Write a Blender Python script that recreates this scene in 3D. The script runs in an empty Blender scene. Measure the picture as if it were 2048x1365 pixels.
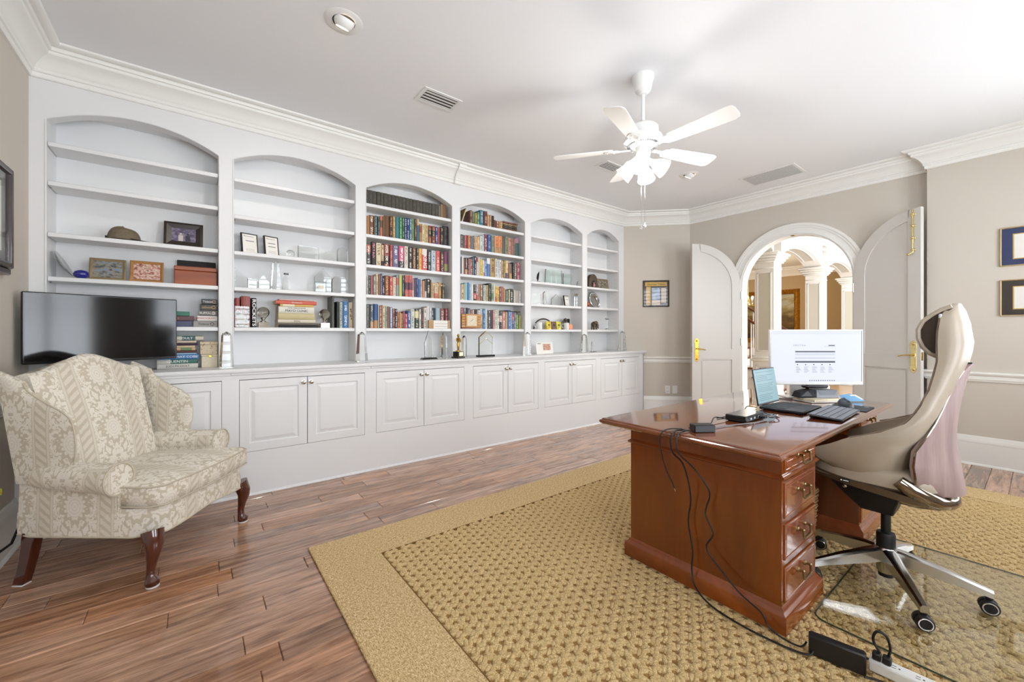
import bpy, bmesh, math, random
import numpy as np
from mathutils import Matrix, Vector
random.seed(7)
PI = math.pi
sc = bpy.context.scene
COL = sc.collection
# ------------------------------------------------------------------ camera
H = 1.22
cam_d = bpy.data.cameras.new('camera'); cam = bpy.data.objects.new('camera', cam_d); COL.objects.link(cam)
cam.location = (0, 0, H); cam.rotation_euler = (PI/2, 0, -math.radians(37.683))
cam_d.sensor_width = 36; cam_d.sensor_fit = 'HORIZONTAL'; cam_d.lens = 36*818/2048
cam_d.shift_y = -16.5/2048; cam_d.clip_start = .02
sc.camera = cam
# ------------------------------------------------------------------ world, daylight, exposure
vs = sc.view_settings
vs.view_transform = 'Standard'; vs.look = 'None'; vs.gamma = 1; vs.use_curve_mapping = False
vs.exposure = 0.46
sc.display_settings.display_device = 'sRGB'
W = bpy.data.worlds.new('sky'); sc.world = W; W.use_nodes = True
wn = W.node_tree
bg = wn.nodes['Background']; bg.inputs['Color'].default_value = (.80, .89, 1, 1); bg.inputs['Strength'].default_value = 1.2

def area(name, loc, rot, sx, sy, power, col=(1, 1, 1), spread=PI):
    d = bpy.data.lights.new(name, 'AREA'); d.shape = 'RECTANGLE'; d.size = sx; d.size_y = sy; d.energy = power; d.color = col; d.spread = spread
    o = bpy.data.objects.new(name, d); COL.objects.link(o); o.location = loc; o.rotation_euler = rot
    return o
# daylight entering by the three windows of the wall behind the camera
DAY = (.92, .965, 1.04)
WINX = ((-.35, .85), (1.55, 2.75), (3.65, 4.85))
for a, b in WINX:
    area('window_daylight', ((a+b)/2, -1.39, 1.62), (PI/2+.04, 0, 0), b-a, 1.75, 56, DAY)
# and by an unseen side-wall window, added to brighten the left wall
area('window_daylight', (5.93, -.82, 1.62), (PI/2+.2, 0, PI/2), .75, 1.75, 44, DAY)
# daylight of the entrance hall beyond the arched doorway
area('hall_daylight', (9.2, .2, 1.9), (PI/2, 0, 0), 5.0, 2.6, 150, (1, .98, .95))

# ------------------------------------------------------------------ helpers
def lin(c):
    c = c/255.0
    return c/12.92 if c <= .04045 else ((c+.055)/1.055)**2.4
def rgb(r, g=None, b=None):
    if g is None: r, g, b = r
    return (lin(r), lin(g), lin(b), 1)

class NT:
    """small wrapper to write node trees"""
    def __init__(s, name):
        s.m = bpy.data.materials.new(name); s.m.use_nodes = True
        s.t = s.m.node_tree; s.b = s.t.nodes['Principled BSDF']
    def n(s, typ, **kw):
        nd = s.t.nodes.new(typ)
        for k, v in kw.items(): setattr(nd, k, v)
        return nd
    def l(s, a, b): s.t.links.new(a, b)
    def set(s, nd, k, v):
        if hasattr(v, 'links'): s.l(v, nd.inputs[k])
        else: nd.inputs[k].default_value = v
    def math(s, op, a, b=None, c=None, clamp=False):
        nd = s.n('ShaderNodeMath', operation=op); nd.use_clamp = clamp
        s.set(nd, 0, a)
        if b is not None: s.set(nd, 1, b)
        if c is not None: s.set(nd, 2, c)
        return nd.outputs[0]
    def mix(s, f, a, b, mode='MIX'):
        nd = s.n('ShaderNodeMix', data_type='RGBA', blend_type=mode)
        s.set(nd, 0, f); s.set(nd, 6, a); s.set(nd, 7, b)
        return nd.outputs[2]
    def coord(s, k='Object'): return s.n('ShaderNodeTexCoord').outputs[k]
    def mapping(s, v, sc=(1, 1, 1), loc=(0, 0, 0), rot=(0, 0, 0)):
        nd = s.n('ShaderNodeMapping'); s.l(v, nd.inputs[0])
        nd.inputs['Location'].default_value = loc; nd.inputs['Rotation'].default_value = rot; nd.inputs['Scale'].default_value = sc
        return nd.outputs[0]
    def noise(s, v, scale, detail=3, rough=.5, dist=0):
        nd = s.n('ShaderNodeTexNoise'); s.l(v, nd.inputs['Vector'])
        nd.inputs['Scale'].default_value = scale; nd.inputs['Detail'].default_value = detail
        nd.inputs['Roughness'].default_value = rough; nd.inputs['Distortion'].default_value = dist
        return nd.outputs['Fac']
    def ramp(s, f, stops, interp='LINEAR'):
        nd = s.n('ShaderNodeValToRGB'); nd.color_ramp.interpolation = interp
        s.l(f, nd.inputs[0]); e = nd.color_ramp.elements
        while len(e) < len(stops): e.new(.5)
        for i, (p, c) in enumerate(stops): e[i].position = p; e[i].color = c if len(c) == 4 else (*c, 1)
        return nd.outputs[0]
    def sep(s, v):
        nd = s.n('ShaderNodeSeparateXYZ'); s.l(v, nd.inputs[0]); return nd.outputs
    def comb(s, x, y, z):
        nd = s.n('ShaderNodeCombineXYZ'); s.set(nd, 0, x); s.set(nd, 1, y); s.set(nd, 2, z); return nd.outputs[0]
    def bump(s, h, strength=.2, dist=.01):
        nd = s.n('ShaderNodeBump'); s.l(h, nd.inputs['Height'])
        nd.inputs['Strength'].default_value = strength; nd.inputs['Distance'].default_value = dist
        s.l(nd.outputs[0], s.b.inputs['Normal'])
    def pr(s, **kw):
        for k, v in kw.items():
            s.set(s.b, {'col': 'Base Color', 'rough': 'Roughness', 'metal': 'Metallic', 'coat': 'Coat Weight', 'coatr': 'Coat Roughness',
                        'spec': 'Specular IOR Level', 'ior': 'IOR', 'trans': 'Transmission Weight', 'emit': 'Emission Color', 'es': 'Emission Strength',
                        'sheen': 'Sheen Weight', 'alpha': 'Alpha'}[k], v)
        return s.m
MATS = {}
def mk(name, col, rough=.5, metal=0, noise=None, bump=None, **kw):
    """plain material: colour with slight noise variation and optional fine relief"""
    if name in MATS: return MATS[name]
    t = NT(name); c = rgb(col)
    if noise:
        sc_, amt = noise
        f = t.noise(t.coord(), sc_, 3)
        d = tuple(max(0, x*(1-amt)) for x in c[:3])+(1,); u = tuple(min(1, x*(1+amt)) for x in c[:3])+(1,)
        t.pr(col=t.ramp(f, [(.3, d), (.7, u)]))
    else: t.pr(col=c)
    if bump:
        t.bump(t.noise(t.coord(), bump[0], 2), bump[1], bump[2] if len(bump) > 2 else .005)
    t.pr(rough=rough, metal=metal, **kw)
    MATS[name] = t.m
    return t.m

class MB:
    """collects shapes into one mesh"""
    def __init__(s): s.v = []; s.f = []; s.m = []; s.T = None; s.uv = None
    def add(s, vs, fs, m=0, T=None):
        T = T or s.T
        b = len(s.v)
        if T is not None: vs = [tuple(T @ Vector(p)) for p in vs]
        s.v += [tuple(p) for p in vs]; s.f += [tuple(b+i for i in f) for f in fs]; s.m += [m]*len(fs)
        return s
    def box(s, x0, x1, y0, y1, z0, z1, c=0, m=0, T=None):
        if c <= 0:
            vs = [(x, y, z) for z in (z0, z1) for y in (y0, y1) for x in (x0, x1)]
            return s.add(vs, [(0, 2, 3, 1), (4, 5, 7, 6), (0, 1, 5, 4), (2, 6, 7, 3), (0, 4, 6, 2), (1, 3, 7, 5)], m, T)
        cx, cy, cz = (x0+x1)/2, (y0+y1)/2, (z0+z1)/2; a, b, d = abs(x1-x0)/2, abs(y1-y0)/2, abs(z1-z0)/2
        c = min(c, a*.98, b*.98, d*.98)
        vs = []; idx = {}
        for sx in (-1, 1):
            for sy in (-1, 1):
                for sz in (-1, 1):
                    for k, p in (('x', (sx*a, sy*(b-c), sz*(d-c))), ('y', (sx*(a-c), sy*b, sz*(d-c))), ('z', (sx*(a-c), sy*(b-c), sz*d))):
                        idx[k, sx, sy, sz] = len(vs); vs.append((cx+p[0], cy+p[1], cz+p[2]))
        fs = []; Q = ((-1, -1), (1, -1), (1, 1), (-1, 1))
        for sg in (-1, 1):
            fs.append([idx['x', sg, p, q] for p, q in Q][::sg]); fs.append([idx['y', p, sg, q] for p, q in Q][::-sg]); fs.append([idx['z', p, q, sg] for p, q in Q][::sg])
        for p, q in Q:
            fs.append([idx['y', -1, p, q], idx['y', 1, p, q], idx['z', 1, p, q], idx['z', -1, p, q]])
            fs.append([idx['x', p, -1, q], idx['x', p, 1, q], idx['z', p, 1, q], idx['z', p, -1, q]])
            fs.append([idx['x', p, q, -1], idx['x', p, q, 1], idx['y', p, q, 1], idx['y', p, q, -1]])
        for sx in (-1, 1):
            for sy in (-1, 1):
                for sz in (-1, 1): fs.append([idx['x', sx, sy, sz], idx['y', sx, sy, sz], idx['z', sx, sy, sz]])
        return s.add(vs, fs, m, T)
    def lathe(s, prof, seg=20, c=(0, 0, 0), m=0, T=None, sx=1, sy=1, cap=True):
        vs = []; fs = []; n = len(prof)
        for k in range(seg):
            a = 2*PI*k/seg
            for r, z in prof: vs.append((c[0]+sx*r*math.cos(a), c[1]+sy*r*math.sin(a), c[2]+z))
        for k in range(seg):
            k2 = (k+1) % seg
            for i in range(n-1): fs.append((k*n+i, k2*n+i, k2*n+i+1, k*n+i+1))
        if cap and prof[0][0] > 1e-5: fs.append(tuple(k*n for k in range(seg))[::-1])
        if cap and prof[-1][0] > 1e-5: fs.append(tuple(k*n+n-1 for k in range(seg)))
        return s.add(vs, fs, m, T)
    def loft(s, rings, cap=True, closed=True, m=0, T=None):
        n = len(rings[0]); vs = [p for r in rings for p in r]; fs = []
        for i in range(len(rings)-1):
            for j in range(n if closed else n-1):
                j2 = (j+1) % n
                fs.append((i*n+j, i*n+j2, (i+1)*n+j2, (i+1)*n+j))
        if cap:
            fs.append(tuple(range(n))[::-1]); b = (len(rings)-1)*n; fs.append(tuple(b+j for j in range(n)))
        return s.add(vs, fs, m, T)
    def tube(s, pts, r, seg=8, cap=True, m=0, T=None, closed=False, flat=1.0):
        P = [Vector(p) for p in pts]; n = len(P); rings = []; up = None
        for i in range(n):
            if closed: t = (P[(i+1) % n]-P[i-1])
            else: t = P[min(i+1, n-1)]-P[max(i-1, 0)]
            t = t.normalized() if t.length > 1e-9 else Vector((0, 0, 1))
            if up is None:
                up = Vector((0, 0, 1)) if abs(t.z) < .9 else Vector((1, 0, 0))
            a = t.cross(up)
            if a.length < 1e-6: a = t.orthogonal()
            a.normalize(); b = a.cross(t).normalized(); up = b
            rr = r[i] if hasattr(r, '__len__') else r
            rings.append([tuple(P[i]+a*rr*math.cos(2*PI*k/seg)+b*rr*flat*math.sin(2*PI*k/seg)) for k in range(seg)])
        if closed: rings.append(rings[0]); return s.loft(rings, False, m=m, T=T)
        return s.loft(rings, cap, m=m, T=T)
    def prism(s, poly, h0, h1, ax='z', m=0, T=None):
        mp = {'z': lambda a, b, h: (a, b, h), 'y': lambda a, b, h: (a, h, b), 'x': lambda a, b, h: (h, a, b)}[ax]
        n = len(poly)
        vs = [mp(a, b, h0) for a, b in poly]+[mp(a, b, h1) for a, b in poly]
        fs = [tuple(range(n))[::-1], tuple(range(n, 2*n))]+[(i, (i+1) % n, n+(i+1) % n, n+i) for i in range(n)]
        return s.add(vs, fs, m, T)
    def cyl(s, p0, p1, r, seg=14, m=0, r1=None, T=None): return s.tube([p0, p1], [r, r if r1 is None else r1], seg, m=m, T=T)
    def sphere(s, c, r, seg=16, m=0, T=None, sz=1.0, sx=1, sy=1):
        n = max(6, seg//2)
        return s.lathe([(max(1e-6, r*math.sin(PI*i/n)), -sz*r*math.cos(PI*i/n)) for i in range(n+1)], seg, c, m, T, sx, sy)
    def sweep(s, prof, path, inside=1, m=0, ends=True):
        """profile (d, z) swept along a horizontal polyline with mitred corners; d is measured to the left of travel"""
        rings = []
        n = len(path)
        for i in range(n):
            p = Vector(path[i]); t0 = (p-Vector(path[i-1])).normalized() if i else None; t1 = (Vector(path[i+1])-p).normalized() if i < n-1 else None
            t0 = t0 or t1; t1 = t1 or t0
            n0 = Vector((-t0.y, t0.x)); n1 = Vector((-t1.y, t1.x)); b = (n0+n1); b.normalize(); k = 1/max(.2, b.dot(n0))
            rings.append([(p.x+b.x*d*k*inside, p.y+b.y*d*k*inside, z) for d, z in prof])
        return s.loft(rings, ends, m=m)

def obj(name, mb, mat, parent=None, smooth=True, kind=None, ang=38, recalc=True, bev=None):
    me = bpy.data.meshes.new(name)
    me.from_pydata(mb.v, [], mb.f); me.update()
    mats = mat if isinstance(mat, (list, tuple)) else [mat]
    for m in mats: me.materials.append(MATS[m] if isinstance(m, str) else m)
    if len(mats) > 1: me.polygons.foreach_set('material_index', mb.m)
    if mb.uv is not None:
        ul = me.uv_layers.new(name='UVMap'); li = np.empty(len(me.loops), dtype=np.int32); me.loops.foreach_get('vertex_index', li)
        ul.data.foreach_set('uv', np.array(mb.uv, dtype=np.float32)[li].ravel())
    if recalc:
        b = bmesh.new(); b.from_mesh(me); bmesh.ops.recalc_face_normals(b, faces=b.faces); b.to_mesh(me); b.free()
    if smooth:
        me.polygons.foreach_set('use_smooth', [True]*len(me.polygons))
        me.set_sharp_from_angle(angle=math.radians(ang))
    o = bpy.data.objects.new(name, me); COL.objects.link(o)
    if parent: o.parent = parent
    if bev:
        md = o.modifiers.new('bevel', 'BEVEL'); md.width = bev; md.segments = 2; md.limit_method = 'ANGLE'
    if kind: o['kind'] = kind
    return o
def thing(name, label, cat, loc=(0, 0, 0), rz=0, group=None, rot=None):
    o = bpy.data.objects.new(name, None); COL.objects.link(o); o.empty_display_size = .05
    o.location = loc; o.rotation_euler = rot or (0, 0, rz)
    return tag(o, label, cat, group)
def tag(o, label, cat, group=None):
    o['label'] = label; o['category'] = cat
    if group: o['group'] = group
    return o
def struct(name, mb, mat, **kw): return obj(name, mb, mat, kind='structure', **kw)
def sroot(name, loc=(0, 0, 0), rz=0):
    o = bpy.data.objects.new(name, None); COL.objects.link(o); o.empty_display_size = .05; o.location = loc; o.rotation_euler = (0, 0, rz); o['kind'] = 'structure'
    return o
def copy_tree(o, parent=None):
    c = o.copy(); COL.objects.link(c); c.parent = parent
    for ch in list(o.children): copy_tree(ch, c)
    return c
def text(name, body, size, mat, parent, loc, rot, ext=.0004, align='CENTER', sx=1.0, bold=0):
    cu = bpy.data.curves.new(name, 'FONT'); cu.body = body; cu.size = size; cu.extrude = ext; cu.align_x = align; cu.align_y = 'CENTER'; cu.resolution_u = 2; cu.offset = bold
    t = bpy.data.objects.new(name, cu)
    me = bpy.data.meshes.new_from_object(t); bpy.data.objects.remove(t)
    me.materials.clear(); me.materials.append(MATS[mat] if isinstance(mat, str) else mat)
    o = bpy.data.objects.new(name, me); COL.objects.link(o); o.parent = parent; o.location = loc; o.rotation_euler = rot; o.scale = (sx, 1, 1)
    return o
RX = PI/2
ORD = 'first second third fourth fifth sixth seventh eighth ninth tenth eleventh twelfth thirteenth fourteenth fifteenth sixteenth seventeenth eighteenth nineteenth twentieth twenty-first twenty-second twenty-third twenty-fourth twenty-fifth twenty-sixth twenty-seventh twenty-eighth twenty-ninth thirtieth thirty-first thirty-second thirty-third thirty-fourth'.split()
# ------------------------------------------------------------------ materials of the room
mk('white_paint', (239, 239, 237), .38, bump=(60, .03, .002))
mk('bookcase_white', (229, 229, 229), .35)
mk('trim_white', (238, 237, 232), .35)
mk('ceiling_paint', (240, 241, 243), .9, bump=(90, .04, .002))
mk('wall_paint', (206, 198, 186), .85, bump=(120, .05, .002))
mk('hall_paint', (186, 162, 126), .8)
mk('door_paint', (216, 213, 207), .32)
mk('dark_gap', (40, 38, 36), .9)
mk('black_plastic', (22, 22, 24), .45)
mk('black_gloss', (10, 10, 11), .18)
mk('dark_grey', (60, 61, 64), .5)
mk('grey', (140, 142, 146), .5)
mk('light_grey', (196, 198, 202), .5)
mk('white_plastic', (236, 236, 234), .35)
mk('chrome', (225, 222, 216), .08, 1)
mk('nickel', (200, 196, 186), .22, 1)
mk('aluminium', (205, 205, 206), .2, 1)
mk('brass', (222, 202, 142), .18, 1)
mk('old_brass', (190, 150, 60), .22, 1)
mk('antique_brass', (150, 132, 96), .35, 1)
mk('gold_leaf', (176, 124, 42), .38, .8, noise=(30, .4))
mk('silver_plate', (205, 206, 204), .16, 1, bump=(70, .25, .004))
mk('pewter', (112, 100, 86), .4, .8, bump=(80, .5, .004))
mk('paper', (236, 232, 224), .8)
mk('cream_paper', (228, 216, 190), .8, noise=(80, .08))
mk('red_print', (170, 40, 34), .6)
mk('ink', (30, 30, 34), .7)
mk('soft_ink', (110, 112, 120), .7)
mk('white_ink', (240, 238, 232), .6)
mk('gold_ink', (206, 170, 92), .5)
mk('navy_mat', (38, 52, 96), .7)
mk('brown_mat', (52, 44, 38), .7)
mk('frame_black', (30, 27, 26), .35)
mk('frame_espresso', (44, 34, 30), .3)
mk('felt', (232, 230, 226), .9)
mk('rubber', (24, 24, 25), .6)
mk('cable_black', (20, 20, 21), .5)
mk('cable_grey', (120, 122, 126), .5)
mk('cobalt', (8, 20, 130), .06, coat=1.0)
def glass_mat(name, col, rough=0.0, ior=1.45):
    t = NT(name); t.pr(col=rgb(col), rough=rough, trans=1.0, ior=ior); MATS[name] = t.m
glass_mat('crystal', (250, 252, 251)); glass_mat('green_glass', (240, 251, 247)); glass_mat('smoke_crystal', (214, 210, 196))
# thin picture and sheet glass: mostly clear, glossy
def sheet_glass(name, tint, refl):
    t = NT(name); out = t.t.nodes['Material Output']
    tr = t.n('ShaderNodeBsdfTransparent'); tr.inputs[0].default_value = rgb(tint)
    gl = t.n('ShaderNodeBsdfGlossy'); gl.inputs['Roughness'].default_value = .02
    lw = t.n('ShaderNodeLayerWeight'); lw.inputs[0].default_value = .5
    fr = t.math('ADD', t.math('MULTIPLY', t.math('POWER', lw.outputs['Facing'], 4.0), .9), refl)
    mx = t.n('ShaderNodeMixShader'); t.l(fr, mx.inputs[0]); t.l(tr.outputs[0], mx.inputs[1]); t.l(gl.outputs[0], mx.inputs[2])
    t.l(mx.outputs[0], out.inputs[0]); MATS[name] = t.m
sheet_glass('picture_glass', (253, 253, 253), .03); sheet_glass('mat_glass', (253, 254, 252), .035); sheet_glass('pane_glass', (252, 253, 253), .03)
def emit_mat(name, col, st):
    t = NT(name); t.pr(col=(0, 0, 0, 1), emit=rgb(col), es=st, rough=.4); MATS[name] = t.m
emit_mat('bulb_warm', (255, 232, 196), 14); emit_mat('bulb_white', (255, 250, 242), 7); emit_mat('screen_white', (216, 220, 236), .86)
emit_mat('screen_teal', (150, 194, 204), .55); emit_mat('screen_mark', (120, 126, 140), .36); emit_mat('screen_dark', (118, 124, 138), .38); emit_mat('screen_line', (110, 150, 162), .42)

def wood(name, dark, light, scale=6, stretch=(1, 14, 14), rough=.32, coat=.0, var=.12, axis_rand=True, grain=.6):
    """straight-grained wood; the tone varies from piece to piece"""
    t = NT(name); oi = t.n('ShaderNodeObjectInfo'); r = oi.outputs['Random']
    off = t.comb(t.math('MULTIPLY', r, 37.0), t.math('MULTIPLY', r, 91.0), t.math('MULTIPLY', r, 13.0))
    va = t.n('ShaderNodeVectorMath', operation='ADD'); t.l(t.coord(), va.inputs[0]); t.l(off, va.inputs[1])
    v = t.mapping(va.outputs[0], stretch)
    f1 = t.noise(v, scale, 5, .62, .6); f2 = t.noise(v, scale*4.5, 4, .6, .2)
    f = t.math('ADD', t.math('MULTIPLY', f1, 1-.3*grain), t.math('MULTIPLY', f2, .3*grain))
    c = t.ramp(f, [(.30, rgb(dark)), (.5, tuple((a+b)/2 for a, b in zip(rgb(dark), rgb(light)))), (.68, rgb(light))])
    hv = t.n('ShaderNodeHueSaturation'); t.l(c, hv.inputs['Color'])
    t.l(t.math('ADD', t.math('MULTIPLY', r, 2*var), 1-var), hv.inputs['Value'])
    t.l(t.math('ADD', t.math('MULTIPLY', t.math('FRACT', t.math('MULTIPLY', r, 7.31)), .25), .87), hv.inputs['Saturation'])
    t.pr(col=hv.outputs[0], rough=rough, coat=coat, coatr=.06); t.bump(f, .05, .002)
    MATS[name] = t.m
wood('floor_wood', (100, 66, 48), (212, 164, 132), 2.3, (1.3, 13, 13), .22, .5, .24)
wood('cherry', (92, 42, 12), (136, 70, 26), 3.0, (1, 1, .16), .22, .5, .03)
wood('cherry_x', (104, 46, 16), (152, 78, 34), 3.0, (.16, 1, 1), .2, .6, .03)
wood('cherry_top', (100, 50, 24), (138, 76, 42), 4.0, (.12, 1, 1), .10, 1.0, .03)
wood('mahogany', (52, 18, 8), (98, 42, 22), 5, (1, 1, .2), .14, .9, .05)
wood('handrail_wood', (92, 44, 22), (128, 68, 36), 5, (.3, 1, 1), .25, .4, .05)
wood('rosy_wood', (140, 116, 114), (176, 152, 148), 7, (3, 3, .12), .35, .1, .02)
wood('clock_wood', (176, 122, 62), (214, 164, 100), 6, (.3, 1, 1), .4, 0, .03)
wood('box_wood', (112, 42, 8), (172, 86, 26), 6, (.25, 1, 1), .42, 0, .02)
wood('oak_frame', (140, 92, 34), (186, 130, 58), 8, (.3, 1, 1), .35, .2, .05)
wood('olive_frame', (110, 92, 58), (150, 130, 90), 8, (.3, 1, 1), .4, .1, .05)
wood('dark_frame', (40, 26, 22), (64, 46, 38), 8, (.3, 1, 1), .3, .3, .05)
wood('block_wood', (160, 110, 52), (206, 168, 110), 8, (1, 1, .2), .5, 0, .05)

# book bindings: the colours come from each book's own properties
def book_material():
    t = NT('book_cover')
    def at(n):
        a = t.n('ShaderNodeAttribute'); a.attribute_type = 'OBJECT'; a.attribute_name = n; return a
    base, ink, band = at('cover').outputs['Color'], at('ink').outputs['Color'], at('band').outputs['Color']
    prm = t.sep(at('spine').outputs['Vector'])            # x: lettering amount, y: band position, z: seed
    g = t.coord('Generated'); G = t.sep(g)
    # lettering: rows of blocky marks running up the spine
    w = t.comb(t.math('MULTIPLY', G[0], 5.0), t.math('ADD', t.math('MULTIPLY', G[2], 26.0), t.math('MULTIPLY', prm[2], 71.0)), prm[2])
    n1 = t.noise(w, 1.0, 1, .4)
    row = t.math('LESS_THAN', t.math('ABSOLUTE', t.math('SUBTRACT', G[0], .5)), .24)
    zone = t.noise(t.comb(0.0, t.math('ADD', t.math('MULTIPLY', G[2], 3.2), t.math('MULTIPLY', prm[2], 33.0)), 4.0), 1.0, 0)
    inz = t.math('MULTIPLY', t.math('GREATER_THAN', zone, .44), t.math('MULTIPLY', t.math('GREATER_THAN', G[2], .06), t.math('LESS_THAN', G[2], .95)))
    let = t.math('MULTIPLY', t.math('MULTIPLY', t.math('GREATER_THAN', n1, .5), row), t.math('MULTIPLY', inz, prm[0]))
    bnd = t.math('LESS_THAN', t.math('ABSOLUTE', t.math('SUBTRACT', G[2], prm[1])), .17)
    c = t.mix(bnd, base, band); c = t.mix(let, c, ink)
    hs = t.n('ShaderNodeHueSaturation'); hs.inputs['Saturation'].default_value = .86; hs.inputs['Value'].default_value = .92; t.l(c, hs.inputs['Color'])
    t.pr(col=hs.outputs[0], rough=.42); MATS['book_cover'] = t.m
book_material()
mk('page_edge', (222, 208, 178), .85, noise=(140, .1))
# ------------------------------------------------------------------ room shell
XL, YU, YB, XD, XR, YW, ZC = -.83, 3.88, 4.12, 5.82, 5.70, -1.30, 3.02
DG = (5.14, 3.88); DC = (5.82, 3.20)          # corner wall from the bookcase to the door wall
JY = .69                                       # where the right wall steps forward
# floor with single planks
fl = struct('floor', MB().box(XL-.1, XD+.2, YW-.15, YB+.1, -.06, -.011), mk('sub_floor', (60, 40, 30), .8))
RUG = (.504, 4.79, -.55, 2.51)
rnd = random.Random(11)
y = YW; pw = .121
while y < 3.70:
    x = XL-rnd.random()*.7
    while x < XD+.12:
        L = rnd.choice((.38, .52, .68, .86, 1.05, 1.22)); x1 = x+L
        a, b = max(x, XL), min(x1, XD+.12)
        cov = a > RUG[0]+.02 and b < RUG[1]-.02 and y > RUG[2]+.02 and y+pw < RUG[3]-.02
        if b-a > .03 and not cov:
            p = obj('plank', MB().box(a+.0008, b-.0008, y+.0008, y+pw-.0008, -.012, rnd.uniform(-.0008, 0), .0028), 'floor_wood', fl, smooth=False, recalc=False)
        x = x1
    y += pw
struct('ceiling', MB().box(XL-.1, XD+.2, YW-.15, YB+.1, ZC, ZC+.08), 'ceiling_paint')
struct('wall_left', MB().box(XL-.1, XL, YW-.1, YB+.1, 0, ZC), 'wall_paint')
struct('wall_bookcase', MB().box(XL, 5.30, YB+.005, YB+.1, 0, ZC), 'white_paint')
struct('wall_corner', MB().prism([DG, DC, (DC[0]+.13, DC[1]+.054), (DG[0]+.054, DG[1]+.35)], 0, ZC), 'wall_paint')
struct('wall_right', MB().box(XR, XR+.25, -.44, JY, 0, ZC).box(XR, XR+.25, YW-.1, -1.20, 0, ZC).box(XR, XR+.25, -1.20, -.44, 0, .74).box(XR, XR+.25, -1.20, -.44, 2.5, ZC), 'wall_paint')
w4 = sroot('window_4')  # added window, out of view, lets light onto the opposite wall
obj('window_frame', MB().box(XR-.02, XR+.02, -1.25, -1.18, .69, 2.55, .004).box(XR-.02, XR+.02, -.46, -.39, .69, 2.55, .004).box(XR-.05, XR+.03, -1.26, -.38, .69, .74, .006).box(XR-.02, XR+.02, -1.25, -.39, 2.5, 2.56, .004), 'trim_white', w4)
obj('pane', MB().box(XR+.08, XR+.085, -1.20, -.44, .74, 2.5), 'pane_glass', w4)
for j in range(18): obj('slat', MB().box(-.038, .038, -.38, .38, -.005, .005, .003, T=Matrix.Translation((XR+.03, -.82, .79+j*.098)) @ Matrix.Rotation(.25, 4, 'Y')), 'trim_white', w4, recalc=False)
# door wall with its arched opening
OY, OR, OS = 1.875, .60, 1.84                   # opening: centre, radius, springing height
def arch_pts(cy, r, zs, n=28): return [(cy+r*math.cos(PI*i/n), zs+r*math.sin(PI*i/n)) for i in range(n+1)]
mb = MB(); X0, X1 = XD, XD+.13
mb.box(X0, X1, JY, OY-OR, 0, ZC); mb.box(X0, X1, OY+OR, DC[1]+.055, 0, ZC)
ap = arch_pts(OY, OR, OS)
for (ya, za), (yb, zb) in zip(ap[:-1], ap[1:]): mb.prism([(ya, za), (yb, zb), (yb, ZC), (ya, ZC)], X0, X1, 'x')
struct('wall_door', mb, 'wall_paint')
# jamb lining and casing of the opening
def arch_band(r0, r1, x0, x1, zs=OS, cy=OY):
    m = MB(); o = [(cy+r1, 0)]+arch_pts(cy, r1, zs)+[(cy-r1, 0)]; i = [(cy+r0, 0)]+arch_pts(cy, r0, zs)+[(cy-r0, 0)]
    rings = [[(x0, *i[k]), (x0, *o[k]), (x1, *o[k]), (x1, *i[k])] for k in range(len(o))]
    return m.loft(rings)
cs = sroot('trim_1')
obj('jamb_lining', arch_band(OR-.018, OR+.002, XD-.012, XD+.145), 'trim_white', cs)
obj('casing_flat', arch_band(OR-.002, OR+.118, XD-.018, XD+.002), 'trim_white', cs)
obj('casing_back_band', arch_band(OR+.092, OR+.12, XD-.034, XD-.016), 'trim_white', cs)
obj('casing_step', arch_band(OR+.068, OR+.094, XD-.026, XD-.016), 'trim_white', cs)
obj('casing_bead', arch_band(OR-.002, OR+.014, XD-.026, XD-.016), 'trim_white', cs)
obj('strike_plate', MB().box(XD-.02, XD+.03, OY-.02, OY+.02, OS+OR-.024, OS+OR-.0185, .002), 'old_brass', cs)
# window wall behind the camera with three openings
mb = MB(); xs = [XL-.1]+[v for p in WINX for v in p]+[XR+.25]
for i in range(0, len(xs), 2): mb.box(xs[i], xs[i+1], YW-.1, YW, 0, ZC)
for a, b in WINX: mb.box(a, b, YW-.1, YW, 0, .74).box(a, b, YW-.1, YW, 2.5, ZC)
struct('wall_window', mb, 'wall_paint')
for k, (a, b) in enumerate(WINX):
    w = sroot('window_%d' % (k+1))
    fr = MB()
    for q in (a, b): fr.box(q-.05, q+.05, YW-.02, YW+.02, .69, 2.55, .004)
    fr.box(a-.06, b+.06, YW-.03, YW+.06, .69, .74, .006).box(a-.05, b+.05, YW-.02, YW+.02, 2.5, 2.56, .004)
    obj('window_frame', fr, 'trim_white', w)
    obj('pane', MB().box(a, b, YW-.085, YW-.08, .74, 2.5), 'pane_glass', w)
    st = MB()
    for q in (a+.03, (a+b)/2, b-.03): st.box(q-.028, q+.028, YW-.045, YW-.015, .74, 2.5, .004)
    obj('shutter_stile', st, 'trim_white', w)
    for side in (0, 1):
        xa, xb = (a+.058, (a+b)/2-.028) if side == 0 else ((a+b)/2+.028, b-.058)
        for j in range(18):
            z = .79+j*.098
            T = Matrix.Translation(((xa+xb)/2, YW-.03, z)) @ Matrix.Rotation(.26, 4, 'X')
            obj('slat', MB().box(-(xb-xa)/2, (xb-xa)/2, -.038, .038, -.005, .005, .003, T=T), 'trim_white', w, recalc=False)

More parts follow.
